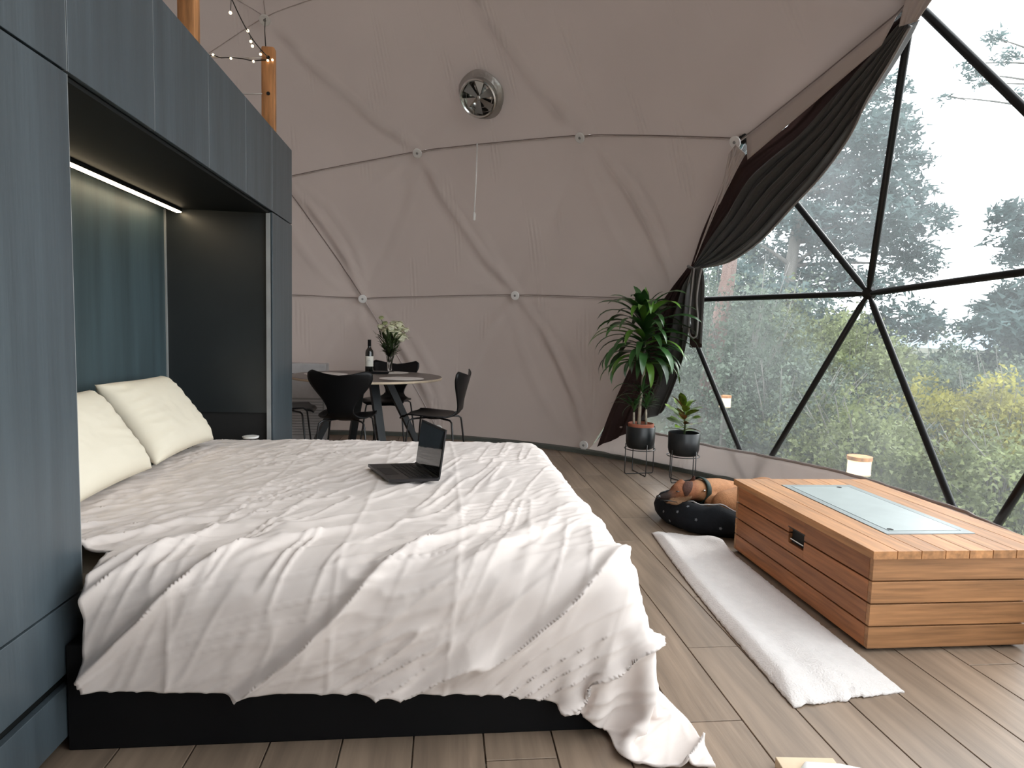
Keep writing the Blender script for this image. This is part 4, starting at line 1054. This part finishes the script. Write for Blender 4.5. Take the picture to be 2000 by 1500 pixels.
# hanging tail beyond the tie with a pale looped hem
tin = [(1352, 522), (1348, 570), (1350, 620), (1352, 650)]; tout = [(1374, 522), (1377, 560), (1374, 620), (1371, 672)]
def tail_c(a, b, inset=.05):
    p = smooth_poly(tin, b)*(1-a)+smooth_poly(tout, b)*a; P = onsph(p[0], p[1], RI-inset); nn = (P-DC)/np.linalg.norm(P-DC)
    return P-nn*.014*(math.sin(2*PI*2.4*a+.6*b))
V, F = grid(30, 40, lambda a, b: tail_c(a, b)); o = obj('tail', V, F, M['curt'], cu, True); solidify(o, .003)
V, F = grid(8, 12, lambda a, b: onsph(1347+24*a, 650+29*b, RI-.03)); obj('lining', V, F, M['lining'], cu, True)
lp_ = [(1356, 524), (1352, 560), (1348, 600), (1346, 640), (1348, 655), (1355, 660), (1361, 652), (1363, 620), (1361, 585), (1366, 545), (1371, 524)]
G().tube([onsph(*smooth_poly(lp_, i/50), RI-.085) for i in range(51)], .0075, 8).build('hem_piping', M['piping'], cu, True)
G().tube([onsph(*smooth_poly([(1352, 526), (1343, 560), (1338, 600), (1333, 640)], i/20), RI-.05) for i in range(21)], .005, 8).build('hem_piping', M['piping'], cu, True)
G().tube([onsph(1344, 520, RI-.03), onsph(1356, 526, RI-.075), onsph(1368, 522, RI-.04)], .012, 8).build('tie_band', M['curt'], cu, True)
# pale fabric flap over the head of the glazing
def flap(name, q, parent):
    V, F = grid(24, 5, lambda a, b: (lambda p: onsph(p[0], p[1], RI-.035-.006*math.sin(a*14)))(np.array(q[0])*(1-a)*(1-b)+np.array(q[1])*a*(1-b)+np.array(q[3])*(1-a)*b+np.array(q[2])*a*b))
    o = obj(name, V, F, M['liner_hi'], parent, True); solidify(o, .004); return o
flap('fabric_flap', [(1458, 268), (1752, 30), (1722, 88), (1460, 312)], wall)
flap('fabric_flap', [(1771, -10), (1830, -14), (1790, 42), (1756, 52)], wall)
flap('fabric_flap', [(1424, 300), (1437, 282), (1455, 300), (1405, 400)], wall)
flap('fabric_flap', [(1437, 285), (1455, 302), (1400, 405), (1355, 515)], wall)

# ================================================================== VENT AND PULL CORD
vc = onsph(940, 186, DR-.12); vn = (vc-DC)/np.linalg.norm(vc-DC)
e1 = np.cross(vn, [0, 0, 1.0]); e1 /= np.linalg.norm(e1); e2 = np.cross(e1, vn)
vt = thing('round_vent', 'round shiny steel vent set in the sloping ceiling', 'vent', vc)
def ring(prof, n=40, wob=0):
    V = []
    for r, h in prof:
        for k in range(n): a = 2*PI*k/n; rr2 = r*1.22*(1+wob*math.sin(5*a+r*40)); V.append(vc+(e1*math.cos(a)+e2*math.sin(a))*rr2-vn*h)
    F = [(i*n+k, i*n+(k+1) % n, (i+1)*n+(k+1) % n, (i+1)*n+k) for i in range(len(prof)-1) for k in range(n)]
    return V, F
obj('flange', *ring([(.175, .0), (.172, .008), (.150, .016), (.135, .03)], wob=.02), M['foil'], vt, True)
V, F = ring([(.135, .0), (.135, .075), (.140, .095), (.130, .10), (.122, .09), (.120, .0)]); smooth_angle(obj('sleeve', V, F, M['steel'], vt))
V, F = ring([(.0001, .045), (.06, .040), (.105, .02), (.119, .0)]); obj('dish', V, F, M['steel'], vt, True)
for k in range(6):
    a = k*PI/3+.3; d = e1*math.cos(a)+e2*math.sin(a); s_ = -e1*math.sin(a)+e2*math.cos(a)
    V = [vc+d*.02-s_*.012-vn*.066, vc+d*.140-s_*.05-vn*.05, vc+d*.140+s_*.035-vn*.066, vc+d*.02+s_*.012-vn*.068]
    o = obj('blade', V, [(0, 1, 2, 3)], M['steel'] if k % 2 else M['grey'], vt); solidify(o, .002)
G().tube([vc-vn*.04, vc-vn*.078], [.024, .02], 16).build('hub', M['steel'], vt, True)
k0 = onsph(932, 282, DR-.05); t = thing('pull_cord', 'thin white pull cord hanging from the seam with a small end bead', 'cord', k0)
k1 = k0-zz*.62+np.array([-.01, 0, 0])
k0 = onsph(932, 280, DR-.15); k1 = ony(928, 414, k0[1]-.02); k1[0] = k0[0]-.012
G().tube([k0, (k0+k1)/2+np.array([.004, 0, 0]), k1], .007, 6).build('cord', M['white'], t, True)
G().tube([k1, k1-zz*.02, k1-zz*.075, k1-zz*.08], [.008, .014, .012, .005], 10).build('bead', M['white'], t, True)

# ================================================================== DOG AND DOG BED
def blob(name, caps, m, parent=None, voxel=.011, colf=None, sm=6):
    """one continuous surface grown around capsules (p0, p1, r0, r1)"""
    g = G()
    for c in caps:
        p0, p1, r0, r1 = c[:4]; sc = c[4] if len(c) > 4 else None
        p0 = np.array(p0); p1 = np.array(p1); n = 8
        for i in range(n+1): g.ball(p0+(p1-p0)*i/n, r0+(r1-r0)*i/n, 8)
    o = g.build(name, m, parent, True)
    md = o.modifiers.new('r', 'REMESH'); md.mode = 'VOXEL'; md.voxel_size = voxel; md.use_smooth_shade = True
    m2 = o.modifiers.new('s', 'SMOOTH'); m2.iterations = sm; m2.factor = .5
    dg = bpy.context.evaluated_depsgraph_get(); dg.update(); me = bpy.data.meshes.new_from_object(o.evaluated_get(dg)); o.modifiers.clear(); o.data = me
    me.polygons.foreach_set('use_smooth', [True]*len(me.polygons))
    if colf:
        at = me.color_attributes.new('tint', 'FLOAT_COLOR', 'POINT')
        for i, v in enumerate(me.vertices): at.data[i].color = (*colf(np.array(v.co)), 1)
    return o
DB = np.array([1.86, 3.72, 0])
def D(u, v, y): return ony(u, v, y)
db = thing('dog_bed', 'black patterned dog bed cushion under the sleeping dog', 'dog bed', DB)
def bol(a): return .070+.020*math.cos(a-PI)+.007*math.sin(5*a)+.004*math.sin(11*a)
# bolster ring (low towards the table) + cushion
V = []; F = []; nn1, nn2 = 72, 14
for i in range(nn1):
    a = 2*PI*i/nn1; ca, sa = math.cos(a), math.sin(a)
    hgt = bol(a); cxx = DB[0]+.42*ca; cyy = DB[1]+.30*sa; wr = .088+.012*math.sin(7*a)+.008*math.sin(3*a)
    for j in range(nn2):
        b = 2*PI*j/nn2; V.append((cxx+ca*wr*math.cos(b), cyy+sa*wr*math.cos(b), max(.001, hgt+hgt*1.0*math.sin(b)+.010*fbm(a*3, b, 2, 2))))
for i in range(nn1):
    for j in range(nn2): F.append((i*nn2+j, ((i+1) % nn1)*nn2+j, ((i+1) % nn1)*nn2+(j+1) % nn2, i*nn2+(j+1) % nn2))
obj('bolster', V, F, M['dogbed'], db, True)
g = G()
g.lathe([(0, .005), (.95, .005), (1.0, .05), (.8, .085), (0, .09)], (0, 0, 0), 40); g.V = [(DB[0]+x*.38, DB[1]+y*.27, z) for x, y, z in g.V]; g.build('cushion', M['dogbed'], db, True)
G().tube([(DB[0]+(.42-.035)*math.cos(a), DB[1]+(.30-.035)*math.sin(a), 2*bol(a)-.002+.003*math.sin(23*a)) for a in np.linspace(-PI*.98, -PI*.1, 40)], .005, 6).build('piping', M['piping'], db, True)
dr2 = random.Random(4)
for k in range(16):
    a = PI*(.86+.9*k/16)+dr2.uniform(-.1, .1); b = (-.25, .5, 1.15, .1)[k % 4]+dr2.uniform(-.15, .15); ca, sa = math.cos(a), math.sin(a)
    hgt = bol(a); wr = .092
    c = np.array([DB[0]+.42*ca+ca*wr*math.cos(b), DB[1]+.30*sa+sa*wr*math.cos(b), hgt+hgt*1.03*math.sin(b)]); nrm = np.array([ca*math.cos(b), sa*math.cos(b), math.sin(b)]); nrm /= np.linalg.norm(nrm)
    s1 = np.cross(nrm, zz); s1 /= np.linalg.norm(s1)+1e-9; s2 = np.cross(nrm, s1)
    V = [c+nrm*.0015]+[c+nrm*.0015+(s1*math.cos(q)+s2*math.sin(q))*(.011 if i % 2 else .006) for i, q in enumerate(np.linspace(0, 2*PI, 11)[:-1])]
    obj('print_motif', V, [(0, i+1, (i+1) % 10+1) for i in range(10)], M['print'], db)
dog = thing('dog', 'tan dog with dark muzzle asleep with its head on the black dog bed', 'dog', (1.8, 3.75, .09))
TAN = (.36, .17, .08); DRK = (.16, .06, .028); BLK = (.022, .014, .011); LT = (.47, .27, .15); RED = (.135, .045, .018)
nose = D(1289, 971, 3.56); eye = D(1319, 957, 3.60); skull = D(1337, 960, 3.66); nape = D(1357, 957, 3.72)
def furcol(p):
    dn_ = np.linalg.norm(p-nose); de = np.linalg.norm(p-eye)
    t = min(1, max(0, (p[0]-nape[0]+.03)/.06))
    hd = np.array(RED)*1.15+np.array(TAN)*.12
    if dn_ < .14: k = min(1, max(0, (.15-dn_)/.10)); hd = hd*(1-k)+np.array(BLK)*k*1.0+0*hd
    if p[2] < nose[2]-.006 and dn_ > .06 and p[0] < skull[0]+.03: hd = np.array(LT)*.62
    if de < .022: hd = np.array(DRK)*.6
    body = np.array(TAN)*(1+.18*fbm(*p, 5, 3)); 
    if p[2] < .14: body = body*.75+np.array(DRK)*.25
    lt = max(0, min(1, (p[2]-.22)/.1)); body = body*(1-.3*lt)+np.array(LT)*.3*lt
    return tuple(hd*(1-t)+body*t)
ch = D(1385, 965, 3.74)
caps = [
    (nose, D(1306, 968, 3.575), .017, .026), (D(1306, 968, 3.575), D(1321, 964, 3.61), .026, .036), (D(1322, 960, 3.61), skull, .045, .062), (D(1318, 952, 3.60), D(1330, 945, 3.64), .018, .030), (skull, nape, .060, .062), (D(1300, 979, 3.575), D(1328, 980, 3.63), .014, .030),
    (nape, D(1378, 960, 3.77), .064, .082), (D(1378, 960, 3.77), D(1402, 968, 3.84), .085, .115), (D(1402, 965, 3.86), D(1440, 972, 3.92), .105, .105), (D(1440, 972, 3.92), (2.10, 3.84, .17), .105, .10),
    ((2.10, 3.84, .17), (2.12, 3.70, .17), .10, .10), ((2.12, 3.70, .17), (2.02, 3.62, .175), .10, .10), ((2.02, 3.62, .175), D(1418, 985, 3.58), .11, .085), (D(1450, 975, 3.66), D(1422, 972, 3.60), .085, .050),
    (D(1408, 1000, 3.58), D(1440, 1018, 3.52), .050, .040), (D(1440, 1020, 3.51), D(1478, 1030, 3.47), .036, .028), (D(1395, 985, 3.66), D(1405, 1005, 3.60), .06, .045), (D(1478, 1030, 3.47), (1.98, 3.46, .14), .028, .030)]
bd = blob('body', caps, M['fur'], dog, .012, furcol, 5)
G().ball(nose+np.array([-.012, -.006, .004]), .014, 7, (1, .9, .8)).build('nose', M['nose'], dog, True)
G().tube([eye+np.array([-.012, -.040, .004]), eye+np.array([-.002, -.043, 0]), eye+np.array([.010, -.042, .003])], [.002, .0042, .002], 6).build('closed_eye', M['nose'], dog, True)
G().tube([nose+np.array([-.004, -.018, -.012]), D(1308, 978, 3.54), D(1322, 981, 3.56)], [.002, .003, .002], 6).build('mouth', M['nose'], dog, True)
def ear(base_, pts, wd, lb=None):
    V = []; F = []
    n = len(pts)
    for i, (P, w_) in enumerate(zip(pts, wd)):
        for s in (-1, -.4, .4, 1): V.append(np.array(P)+np.array([w_*s, .012*abs(s), 0]))
    for i in range(n-1):
        for j in range(3): F.append((i*4+j, (i+1)*4+j, (i+1)*4+j+1, i*4+j+1))
    o = obj('ear', V, F, M['earf'], dog, True); solidify(o, .007); o.modifiers.new('s', 'SUBSURF').levels = 1; o.modifiers['s'].render_levels = 2; return o
M['earf'] = mat('dark_ear_fur', (.055, .018, .009), .8, nscale=60, namt=.2, bump=.3, bscale=120)
ear(None, [D(1347, 940, 3.60), D(1345, 950, 3.575), D(1343, 960, 3.565), D(1341, 970, 3.575)], [.024, .034, .030, .010])
ear(None, [D(1352, 944, 3.72), D(1355, 937, 3.71), D(1357, 930, 3.70)], [.020, .015, .004])
# collar: torus round the neck
cc_ = (nape+D(1372, 959, 3.76))/2; ax = D(1378, 960, 3.77)-nape; ax /= np.linalg.norm(ax); c1_ = np.cross(ax, zz); c1_ /= np.linalg.norm(c1_); c2_ = np.cross(ax, c1_)
V = []; F = []; n1 = 40
for i in range(n1):
    a = 2*PI*i/n1; d = c1_*math.cos(a)+c2_*math.sin(a)
    for (rr3, hh) in ((.080, -.020), (.085, -.017), (.087, 0), (.085, .017), (.080, .020)): V.append(cc_+d*rr3+ax*hh)
for i in range(n1):
    for j in range(4): F.append((i*5+j, ((i+1) % n1)*5+j, ((i+1) % n1)*5+j+1, i*5+j+1))
o = obj('collar', V, F, M['collar'], dog, True); solidify(o, .003)
G().ball(cc_-c2_*0+np.array([0, -.084, .02]), .008, 6).build('collar_tag', M['steel'], dog, True)

# ================================================================== FOREGROUND BITS AT THE LOWER EDGE
ba = onz(1508, 1484, .03); 
tag(G().box((ba[0], ba[1]-.30, 0.0), (ba[0]+.16, ba[1]+.005, .03), rot=-.10, bev=.002).build('wooden_board', M['card'], None), 'corner of a pale beige board on the floor at the bottom edge', 'board')
ta = onz(1566, 1488, .05)
tw = thing('folded_towel', 'folded white towel on the floor at the bottom edge', 'towel', (ta[0], ta[1], 0))
for k in range(3):
    q = ta+np.array([0, -.038*k, 0]); g = G().tube([(q[0]-.015, q[1]-.02, .022+.008*k), (q[0]+.02, q[1], .026+.008*k), (q[0]+.10, q[1]-.02, .028+.008*k), (q[0]+.30, q[1]-.10, .026+.008*k)], [.010, .020, .022, .020], 12); g.build('fold', M['white'], tw, True)

# ================================================================== OUTSIDE
M['ground'] = mat('leaf_litter_ground', (.06, .065, .038), .95, nscale=1.2, namt=.5, bump=.6, bscale=8)
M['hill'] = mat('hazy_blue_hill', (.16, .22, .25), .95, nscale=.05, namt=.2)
def terrain(s, t):
    a = math.radians(-100+200*t); r = 4.25+75*s**1.8; x = DC[0]+r*math.cos(a); y = DC[1]+r*math.sin(a)
    z = -.10-.16*(r-4.25)*(.6+.4*math.cos(a-.3)) if r < 30 else -.10-.16*25.75*(.6+.4*math.cos(a-.3))
    if y > 7: z += min(4.5, (y-7)*.22)
    return (x, y, z+.35*fbm(x, y, 0, .25, 3)*min(1, (r-4.2)/4))
V, F = grid(60, 80, terrain); tag(obj('ground', V, F, M['ground'], None, True), kind='structure')
def gz(x, y):
    r = math.hypot(x-DC[0], y-DC[1]); a = math.atan2(y-DC[1], x-DC[0]); rr4 = min(r, 30)
    z = -.10-.16*(rr4-4.25)*(.6+.4*math.cos(a-.3))
    if y > 7: z += min(4.5, (y-7)*.22)
    return z
def hill(lb, pts, depth, m, seed):
    V = []; F = []; n = 120
    A = np.array(pts, float)
    for i in range(n+1):
        t = i/n*(len(A)-1); k = min(int(t), len(A)-2); p = A[k]*(1-(t-k))+A[k+1]*(t-k); ht = p[2]+1.2*fbm(p[0], p[1], seed, .06, 4)
        dr = np.array([p[0], p[1]])/np.linalg.norm(p[:2])
        for j in range(9):
            q = j/8; h = -14+(ht+14)*math.sin(q*PI); V.append((p[0]+dr[0]*depth*(q-.5), p[1]+dr[1]*depth*(q-.5), h+.5*fbm(i*.3, j, seed, .7, 3)))
    for i in range(n):
        for j in range(8): F.append((i*9+j, (i+1)*9+j, (i+1)*9+j+1, i*9+j+1))
    tag(obj('hill', V, F, m, None, True), lb, 'hill')
M['opost'] = mat('weathered_grey_post', (.10, .095, .085), .8)
M['jar'] = mat('lit_jar_glass', (.9, .8, .6), .2, emis=(1, .74, .42), estr=1.3)
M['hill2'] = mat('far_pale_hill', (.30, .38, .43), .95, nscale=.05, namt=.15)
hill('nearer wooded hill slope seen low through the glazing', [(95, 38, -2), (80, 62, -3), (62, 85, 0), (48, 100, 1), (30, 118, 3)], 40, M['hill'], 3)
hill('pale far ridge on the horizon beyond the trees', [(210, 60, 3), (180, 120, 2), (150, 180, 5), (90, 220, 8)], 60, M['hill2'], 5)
# ---- trees: tufts of needles as real little blades
def blades(C, n_per, size, spread, seed, wd=.16, flat=.6):
    """C: (k,3) tuft centres; returns triangles radiating from each centre"""
    r = np.random.default_rng(seed); C = np.asarray(C); k = len(C); n = k*n_per
    cen = np.repeat(C, n_per, 0)+r.normal(0, 1, (n, 3))*spread
    d = r.normal(0, 1, (n, 3)); d[:, 2] *= flat; d /= np.linalg.norm(d, axis=1)[:, None]
    s = np.cross(d, r.normal(0, 1, (n, 3))); s /= np.linalg.norm(s, axis=1)[:, None]
    L = size*r.uniform(.6, 1.3, (n, 1)); w_ = L*wd
    V = np.stack([cen-s*w_, cen+s*w_, cen+d*L], 1).reshape(-1, 3); F = np.arange(n*3).reshape(-1, 3); return V, F
F_pine = foliage('pine_needles_blue_green', (.085, .135, .13), .30, .35, 1.5)
F_bush = foliage('shrub_leaves_olive', (.19, .22, .095), .35, .75, 3)
F_dark = foliage('shrub_leaves_dark', (.11, .145, .105), .30, .8, 3)
F_yel = foliage('shrub_leaves_yellow', (.30, .28, .06), .40, .7, 3)
M['trunkr'] = mat('reddish_pine_bark', (.20, .13, .11), .9, nscale=4, namt=.35, stretch=(3, 3, .6), bump=.6, bscale=14)
M['trunkg'] = mat('grey_pine_bark', (.17, .16, .145), .9, nscale=4, namt=.35, stretch=(3, 3, .6), bump=.6, bscale=14)
def pine(lb, trunk_pts, r0, pads, fm, bm_, seed, tuft=9, size=.17, per=11, label_cat='tree', branch=True):
    base_ = np.array(trunk_pts[0]); t = thing('pine_tree', lb, label_cat, base_)
    n = len(trunk_pts); G().tube([smooth_poly(trunk_pts, i/16) for i in range(17)], list(np.linspace(r0, r0*.35, 17)), 12).build('trunk', bm_, t, True)
    r = np.random.default_rng(seed); cs = []; g = G()
    for (c, rad, hh) in pads:
        c = np.array(c, float); k = max(6, int(tuft*rad*rad*22)); q = r.normal(0, 1, (k, 3)); q /= np.linalg.norm(q, axis=1)[:, None]; q *= r.uniform(.25, 1, (k, 1))**.6
        pts = c+q*np.array([rad, rad, hh]); cs.append(pts)
        # a branch from the trunk to the pad, twigs inside it
        if branch:
            tp_ = min((smooth_poly(trunk_pts, i/16) for i in range(4, 17)), key=lambda p: np.linalg.norm(p-c+zz*.4))
            mid__ = (tp_+c)/2+zz*.15; g.tube([bez(tp_, mid__, c, i/8) for i in range(9)], list(np.linspace(max(.018, r0*.28), .010, 9)), 6)
            for _ in range(5): q2 = pts[r.integers(len(pts))]; g.tube([c+(tp_-c)*.15, (c+q2)/2+zz*.04, q2], [.010, .007, .004], 5)
    if g.V: g.build('branches', bm_, t, True)
    V, F = blades(np.concatenate(cs), per, size, .06, seed, .20)
    o = np_mesh('needles', V, F, fm, t, False); o['kind'] = 'stuff'
    return t
def pads_px(lst, y0, sp, seed):
    """pads whose middles lie on the tree's own depth plane"""
    r = random.Random(seed); out = []
    for (u, v, rad) in lst: y = y0+r.uniform(-sp, sp); out.append((ony(u, v, y), rad, rad*.48))
    return out
# tall pine filling the left of the glazing
P_A = [(1480, 250, .6), (1560, 210, .7), (1640, 180, .8), (1700, 260, .9), (1620, 290, .9), (1740, 310, .8), (1560, 330, .9), (1690, 350, .9), (1760, 380, .7), (1620, 390, .9), (1800, 430, .7), (1700, 430, .9), (1560, 430, .8), (1640, 470, .9),
       (1760, 480, .8), (1500, 500, .8), (1790, 520, .6), (1600, 540, .8), (1460, 560, .8), (1690, 560, .7), (1540, 590, .8), (1760, 620, .7), (1800, 640, .5), (1620, 640, .7), (1710, 650, .6), (1430, 620, .7), (1500, 650, .8), (1720, 180, .5), (1680, 140, .5), (1650, 90, .5), (1740, 240, .6), (1400, 530, .6), (1440, 460, .6)]
tA = [ony(1530, 860, 12.5), ony(1528, 700, 12.4), ony(1545, 520, 12.3), ony(1575, 330, 12.2), ony(1600, 120, 12.1)]
tA[0][2] = gz(tA[0][0], tA[0][1])-.2
pine('tall pine with blue-green crown filling the left half of the glazing', tA, .17, pads_px(P_A, 12.3, 1.1, 2), F_pine, M['trunkg'], 31, tuft=7, size=.15, per=11)
tB = [ony(1372, 830, 9.0), ony(1386, 740, 9.0), ony(1408, 620, 9.0), ony(1425, 520, 9.0), ony(1436, 400, 9.0), ony(1440, 200, 9.0)]
tB[0][2] = gz(tB[0][0], tB[0][1])-.2
pine('leaning pine with pinkish bare trunk beside the curtain', tB, .165, pads_px([(1470, 300, .5), (1430, 240, .6), (1400, 340, .4), (1400, 470, .3)], 9.2, .4, 3), F_pine, M['trunkr'], 32, tuft=8, size=.14)
P_C = [(1990, 420, .5), (2030, 470, .8), (1985, 600, .7), (2040, 590, .9), (1960, 630, .5), (2010, 660, .8), (1900, 640, .35), (1940, 720, .8), (1870, 715, .55), (2000, 740, .9), (1900, 770, .8), (1820, 735, .5), (1860, 800, .8), (1960, 820, .9), (2080, 700, 1.2), (2100, 500, 1.2)]
tC = [ony(2040, 980, 11), ony(2045, 800, 11), ony(2050, 600, 11), ony(2070, 300, 11)]; tC[0][2] = gz(tC[0][0], tC[0][1])-.3
pine('broad dark pine at the right edge of the glazing', tC, .2, pads_px(P_C, 11, .9, 4), F_pine, M['trunkg'], 33, tuft=10, size=.15)
tD = [ony(2080, 900, 16), ony(2090, 500, 16), ony(2080, 100, 16)]; tD[0][2] = gz(tD[0][0], tD[0][1])-.3
pine('sparse tall tree whose thin twigs reach in at the upper right', tD, .15, pads_px([(1945, 75, .30), (1965, 110, .28), (1900, 145, .30), (1888, 125, .22), (1920, 165, .2), (1850, 190, .16), (1982, 190, .25), (1978, 410, .4), (1990, 470, .4), (1960, 510, .25)], 15, .5, 5), F_pine, M['trunkg'], 34, tuft=8, size=.14, per=8)
def shrub(lb, c, rad, hh, fm, seed, n=900, size=.075, group='shrubs on the slope outside', per=6):
    c = np.array(c, float); t = thing('shrub', lb, 'shrub', c, group); r = np.random.default_rng(seed); g = G()
    for k in range(34):
        a = r.uniform(0, 2*PI); q_ = r.uniform(.3, 1.05); e = c+np.array([math.cos(a)*rad*q_, math.sin(a)*rad*q_, hh*r.uniform(.5, 1.35)]); g.tube([c-zz*.2+np.array([math.cos(a), math.sin(a), 0])*rad*q_*.3, (c+e)/2+np.array([r.normal(0, .08), r.normal(0, .08), .1]), e], [.013, .009, .004], 4)
    g.build('stems', M['trunkg'], t, True)
    q = r.normal(0, 1, (n, 3)); q /= np.linalg.norm(q, axis=1)[:, None]; q *= r.uniform(.35, 1, (n, 1))**.5
    q *= 1+.35*np.sin(q[:, :1]*9+seed)*np.cos(q[:, 1:2]*8)+.15*np.sin(q[:, 2:3]*11+seed)
    P = c+zz*hh*.55+q*np.array([rad, rad, hh*.62])
    V, F = blades(P, per, size, .05, seed, .42, 1.0); o = np_mesh('leaves', V, F, fm, t, False); o['kind'] = 'stuff'
sh = [('dense dark shrub low behind the small lantern by the curtain', 1440, 760, 8.6, 1.1, 2.4, 'd'), ('dark green shrub behind the leaning pink trunk', 1360, 770, 10.4, 1.3, 2.8, 'd'),
      ('tall olive shrub left of the central strut joint', 1540, 775, 10.8, 1.5, 2.7, 'b'), ('olive shrub below the central strut joint', 1640, 780, 10.0, 1.4, 2.5, 'b'), ('grey-green shrub low in the middle of the glazing', 1700, 860, 8.4, 1.3, 1.9, 'd'),
      ('yellow-tinged shrub between the two slanting struts', 1600, 870, 7.6, 1.0, 1.5, 'b'), ('bright olive shrub low by the right-hand strut', 1790, 880, 8.2, 1.2, 1.6, 'y'), ('yellow-leaved shrub at the lower right of the glazing', 1900, 900, 7.0, 1.0, 1.5, 'y'),
      ('dark shrub at the far right of the glazing', 1990, 850, 7.6, 1.2, 2.2, 'd'), ('hazy dark shrub right of the right-hand strut', 1860, 800, 10.5, 1.5, 2.4, 'd'), ('low olive shrub behind the larger lantern', 1680, 900, 6.6, .8, 1.0, 'b'), ('olive shrub beyond the low table at the right edge', 1970, 960, 5.6, .8, .9, 'b'),
      ('low grey-green shrub just outside the glazing by the strut foot', 1520, 850, 7.8, 1.0, 1.4, 'd'), ('yellowish bush low at the far right corner', 2060, 930, 6.2, 1.0, 1.6, 'y'), ('pale olive bush far down the slope', 1740, 850, 13, 1.8, 2.0, 'b'), ('dark bush line beyond the tall pine', 1600, 780, 15, 3.0, 3.4, 'd'),
      ('dark thicket behind the curtain edge', 1400, 760, 14, 2.6, 4.2, 'd'), ('distant dark thicket left of the hill', 1500, 745, 18, 3.2, 4.2, 'd')]
for k, (lb, u, v, y, rad, hh, mm) in enumerate(sh):
    if u >= 1600 and y > 7.5: hh *= .72
    P = ony(u, v, y); zb = P[2]-hh*.55
    shrub(lb, (P[0], P[1], zb), rad, hh, {'d': F_dark, 'b': F_bush, 'y': F_yel}[mm], 50+k, n=int(2300*rad*rad*(1+.15*hh)) if rad < 2 else 5000, size=.048 if y < 9.5 else .065 if y < 12 else .11, per=5)
    
# ---- lanterns outside
def lantern(lb, u, v, y, h, wd):
    P = ony(u, v, y); zb = gz(P[0], P[1]); z0 = P[2]-h/2; t = thing('lantern', lb, 'lantern', (P[0], P[1], zb), 'lit lanterns outside')
    G().box((P[0]-.03, P[1]-.03, zb-.2), (P[0]+.03, P[1]+.03, z0)).build('post', M['opost'], t)
    C = np.array([P[0], P[1], z0])
    G().lathe([(0, 0), (wd*.46, 0), (wd*.48, .012), (0, .012)], C, 24).build('base', M['card'], t)
    smooth_angle(G().lathe([(wd*.46, .012), (wd*.46, h*.8), (wd*.45, h*.8), (wd*.45, .012)], C, 24).build('glass', M['jar'], t))
    G().lathe([(0, .013), (wd*.28, .014), (wd*.3, h*.35), (wd*.2, h*.62), (0, h*.68)], C, 16).build('flame_bulb', M['lampglow'], t, True)
    smooth_angle(G().lathe([(0, h*.8), (wd*.5, h*.8), (wd*.5, h), (0, h)], C, 24).build('lid', M['post'], t))
lantern('lit glass lantern with wooden lid just outside beyond the low table', 1678, 909, 4.75, .155, .19)
lantern('smaller lit lantern farther outside beside the leaning strut', 1416, 784, 7.4, .15, .15)
print('planks', npk, 'panes', len(panes))
